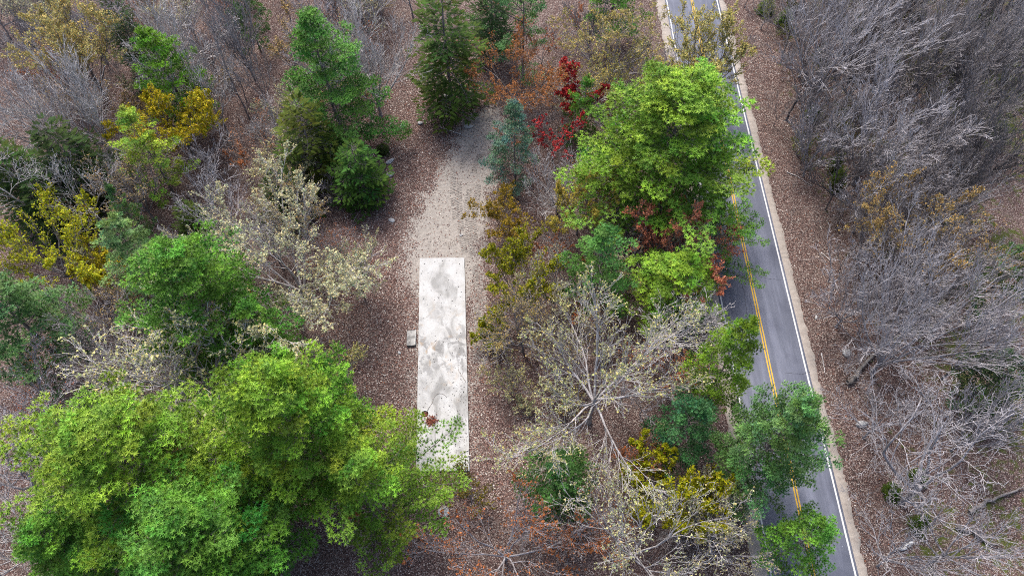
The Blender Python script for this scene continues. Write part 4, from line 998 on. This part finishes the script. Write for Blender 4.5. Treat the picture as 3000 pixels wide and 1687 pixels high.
def rel_label(what, x, y, z):
    px, py = to_px(x, y, z)
    for lx_, ly_, nm in sorted(LM, key=lambda l: (l[0] - px) ** 2 + (l[1] - py) ** 2):
        dx_, dy_ = px - lx_, py - ly_; d = math.hypot(dx_, dy_)
        w = ('right of', 'above right of', 'above', 'above left of', 'left of', 'below left of', 'below', 'below right of')[int(round(math.atan2(-dy_, dx_) / (math.pi / 4))) % 8]
        t = '%s %s %s the %s' % (what, 'just' if d < 110 else 'a little way' if d < 230 else 'well', w, nm)
        if t not in USED: USED.add(t); return t
def filler(n, name, kinds, x0, x1, y0, y1, h0, h1, rr, barks, buds, gap, group):
    k = tries = 0
    while k < n and tries < 6000:
        tries += 1
        x, y = rs.uniform(x0, x1), rs.uniform(y0, y1)
        if abs(x) > 17 + y * .62 or abs(x - 22.35) < 5.2 or float(seg_dist(np.array([x]), np.array([y]), CLEAR)[0]) < (1.0 if h1 < 8 else 2.5): continue
        if any((x - a) ** 2 + (y - b) ** 2 < gap * gap for a, b in taken): continue
        kind = rs.choice(kinds); h = rs.uniform(h0, h1) * (.4 if 'shrub' in kind else 1); R = h * rs.uniform(*rr) * (1.6 if 'shrub' in kind else 1)
        if x > 26 and x - R * 1.2 < 26.2: continue
        bud = rs.choice(buds); word = 'bare'
        if bud: word, bud = bud
        what = '%s %s' % (word, 'shrub' if 'shrub' in kind else 'thin sapling' if name == 'sapling' else 'thicket tree')
        taken.append((x, y)); k += 1
        place_decid(kind, 'shrub' if 'shrub' in kind else name, (x, y), R, h, rs.uniform(0, 6), rs.choice(barks), bud, rel_label(what, x, y, h * .6), group)
for e, h in HS: e['label'] = rel_label('small mossy-green evergreen sapling', e.location.x, e.location.y, h * .5)
BB = [None, None, None, ('cream-budded', (CREAM, .06, .5, 1)), ('rust-budded', ((.42, .15, .05), .055, .5, 1)), ('ochre-budded', (TAN, .06, .5, 1))]
filler(44, 'bare_tree', ('vase_a', 'vase_b', 'vase_c', 'vase_b', 'open_a'), 29, 66, 8, 78, 7, 12, (.32, .42), ('silver', 'grey', 'grey', 'dark'), [None], 3.0, 'thicket trees right of the road')
filler(52, 'bare_tree', ('vase_c', 'vase_a', 'open_b', 'maple_b'), -60, -13, 8, 78, 6, 11, (.34, .46), ('silver', 'pale', 'grey'), BB, 2.7, 'thicket trees left of the clearing')
filler(30, 'bare_tree', ('vase_c', 'vase_a', 'maple_c', 'shrub_a'), 0, 17, 10, 72, 5, 8, (.34, .46), ('silver', 'pale', 'grey'), BB, 2.2, 'thicket trees between clearing and road')
filler(60, 'sapling', ('slim_a', 'slim_b', 'shrub_b', 'shrub_a'), 27.5, 62, 8, 78, 3.5, 7, (.30, .42), ('silver', 'grey', 'warm'), [None, None, ('mossy green', ((.16, .18, .03), .05, .5, 1))], 1.5, 'saplings right of the road')
filler(60, 'sapling', ('slim_a', 'slim_b', 'shrub_b', 'shrub_a'), -56, -11, 8, 78, 3.5, 7, (.30, .42), ('silver', 'grey', 'warm'), BB, 1.5, 'saplings left of the clearing')
filler(34, 'sapling', ('slim_a', 'slim_b', 'shrub_b', 'shrub_a'), -2, 17, 10, 74, 3, 6, (.32, .42), ('silver', 'grey', 'warm'), BB[2:], 1.4, 'saplings between clearing and road')
bx = RNG.uniform(-55, 60, 42000); by = RNG.uniform(6, 84, 42000)
k = (np.abs(bx - 22.35) > 4.6) & (seg_dist(bx, by, CLEAR) > .3 + RNG.exponential(.8, 42000)) & (np.abs(bx) < 22 + by * .56) & (fnoise(bx, by, .35, 21) > .42)
bx, by = bx[k][:9000], by[k][:9000]; n = len(bx)
az = RNG.uniform(0, 6.283, n); el = RNG.uniform(.05, 1.2, n); L = RNG.uniform(.3, 1.3, n)
p0 = np.stack([bx, by, gz(bx, by) - .03], 1); d = np.stack([np.cos(az) * np.cos(el), np.sin(az) * np.cos(el), np.sin(el)], 1)
p1 = p0 + d * L[:, None]; p2 = p1 + (d + RNG.normal(0, .35, (n, 3))) * L[:, None] * .5
S = np.concatenate([np.c_[p0, np.full(n, .013), p1, np.full(n, .01)], np.c_[p1, np.full(n, .01), p2, np.full(n, .006)]])
tag(obj('brush', np_mesh('brush', *tubes(S, 3), M_BARK), color=(.5, .47, .46)), 'tangled thin dead brush and twigs on the forest floor', 'brush', kind='stuff')
tot = sum(len(m.polygons) for m in bpy.data.meshes); print('TRIS', tot, 'objects', len(COL.objects))
for m in sorted(bpy.data.meshes, key=lambda m: -len(m.polygons))[:14]: print(m.name, len(m.polygons))
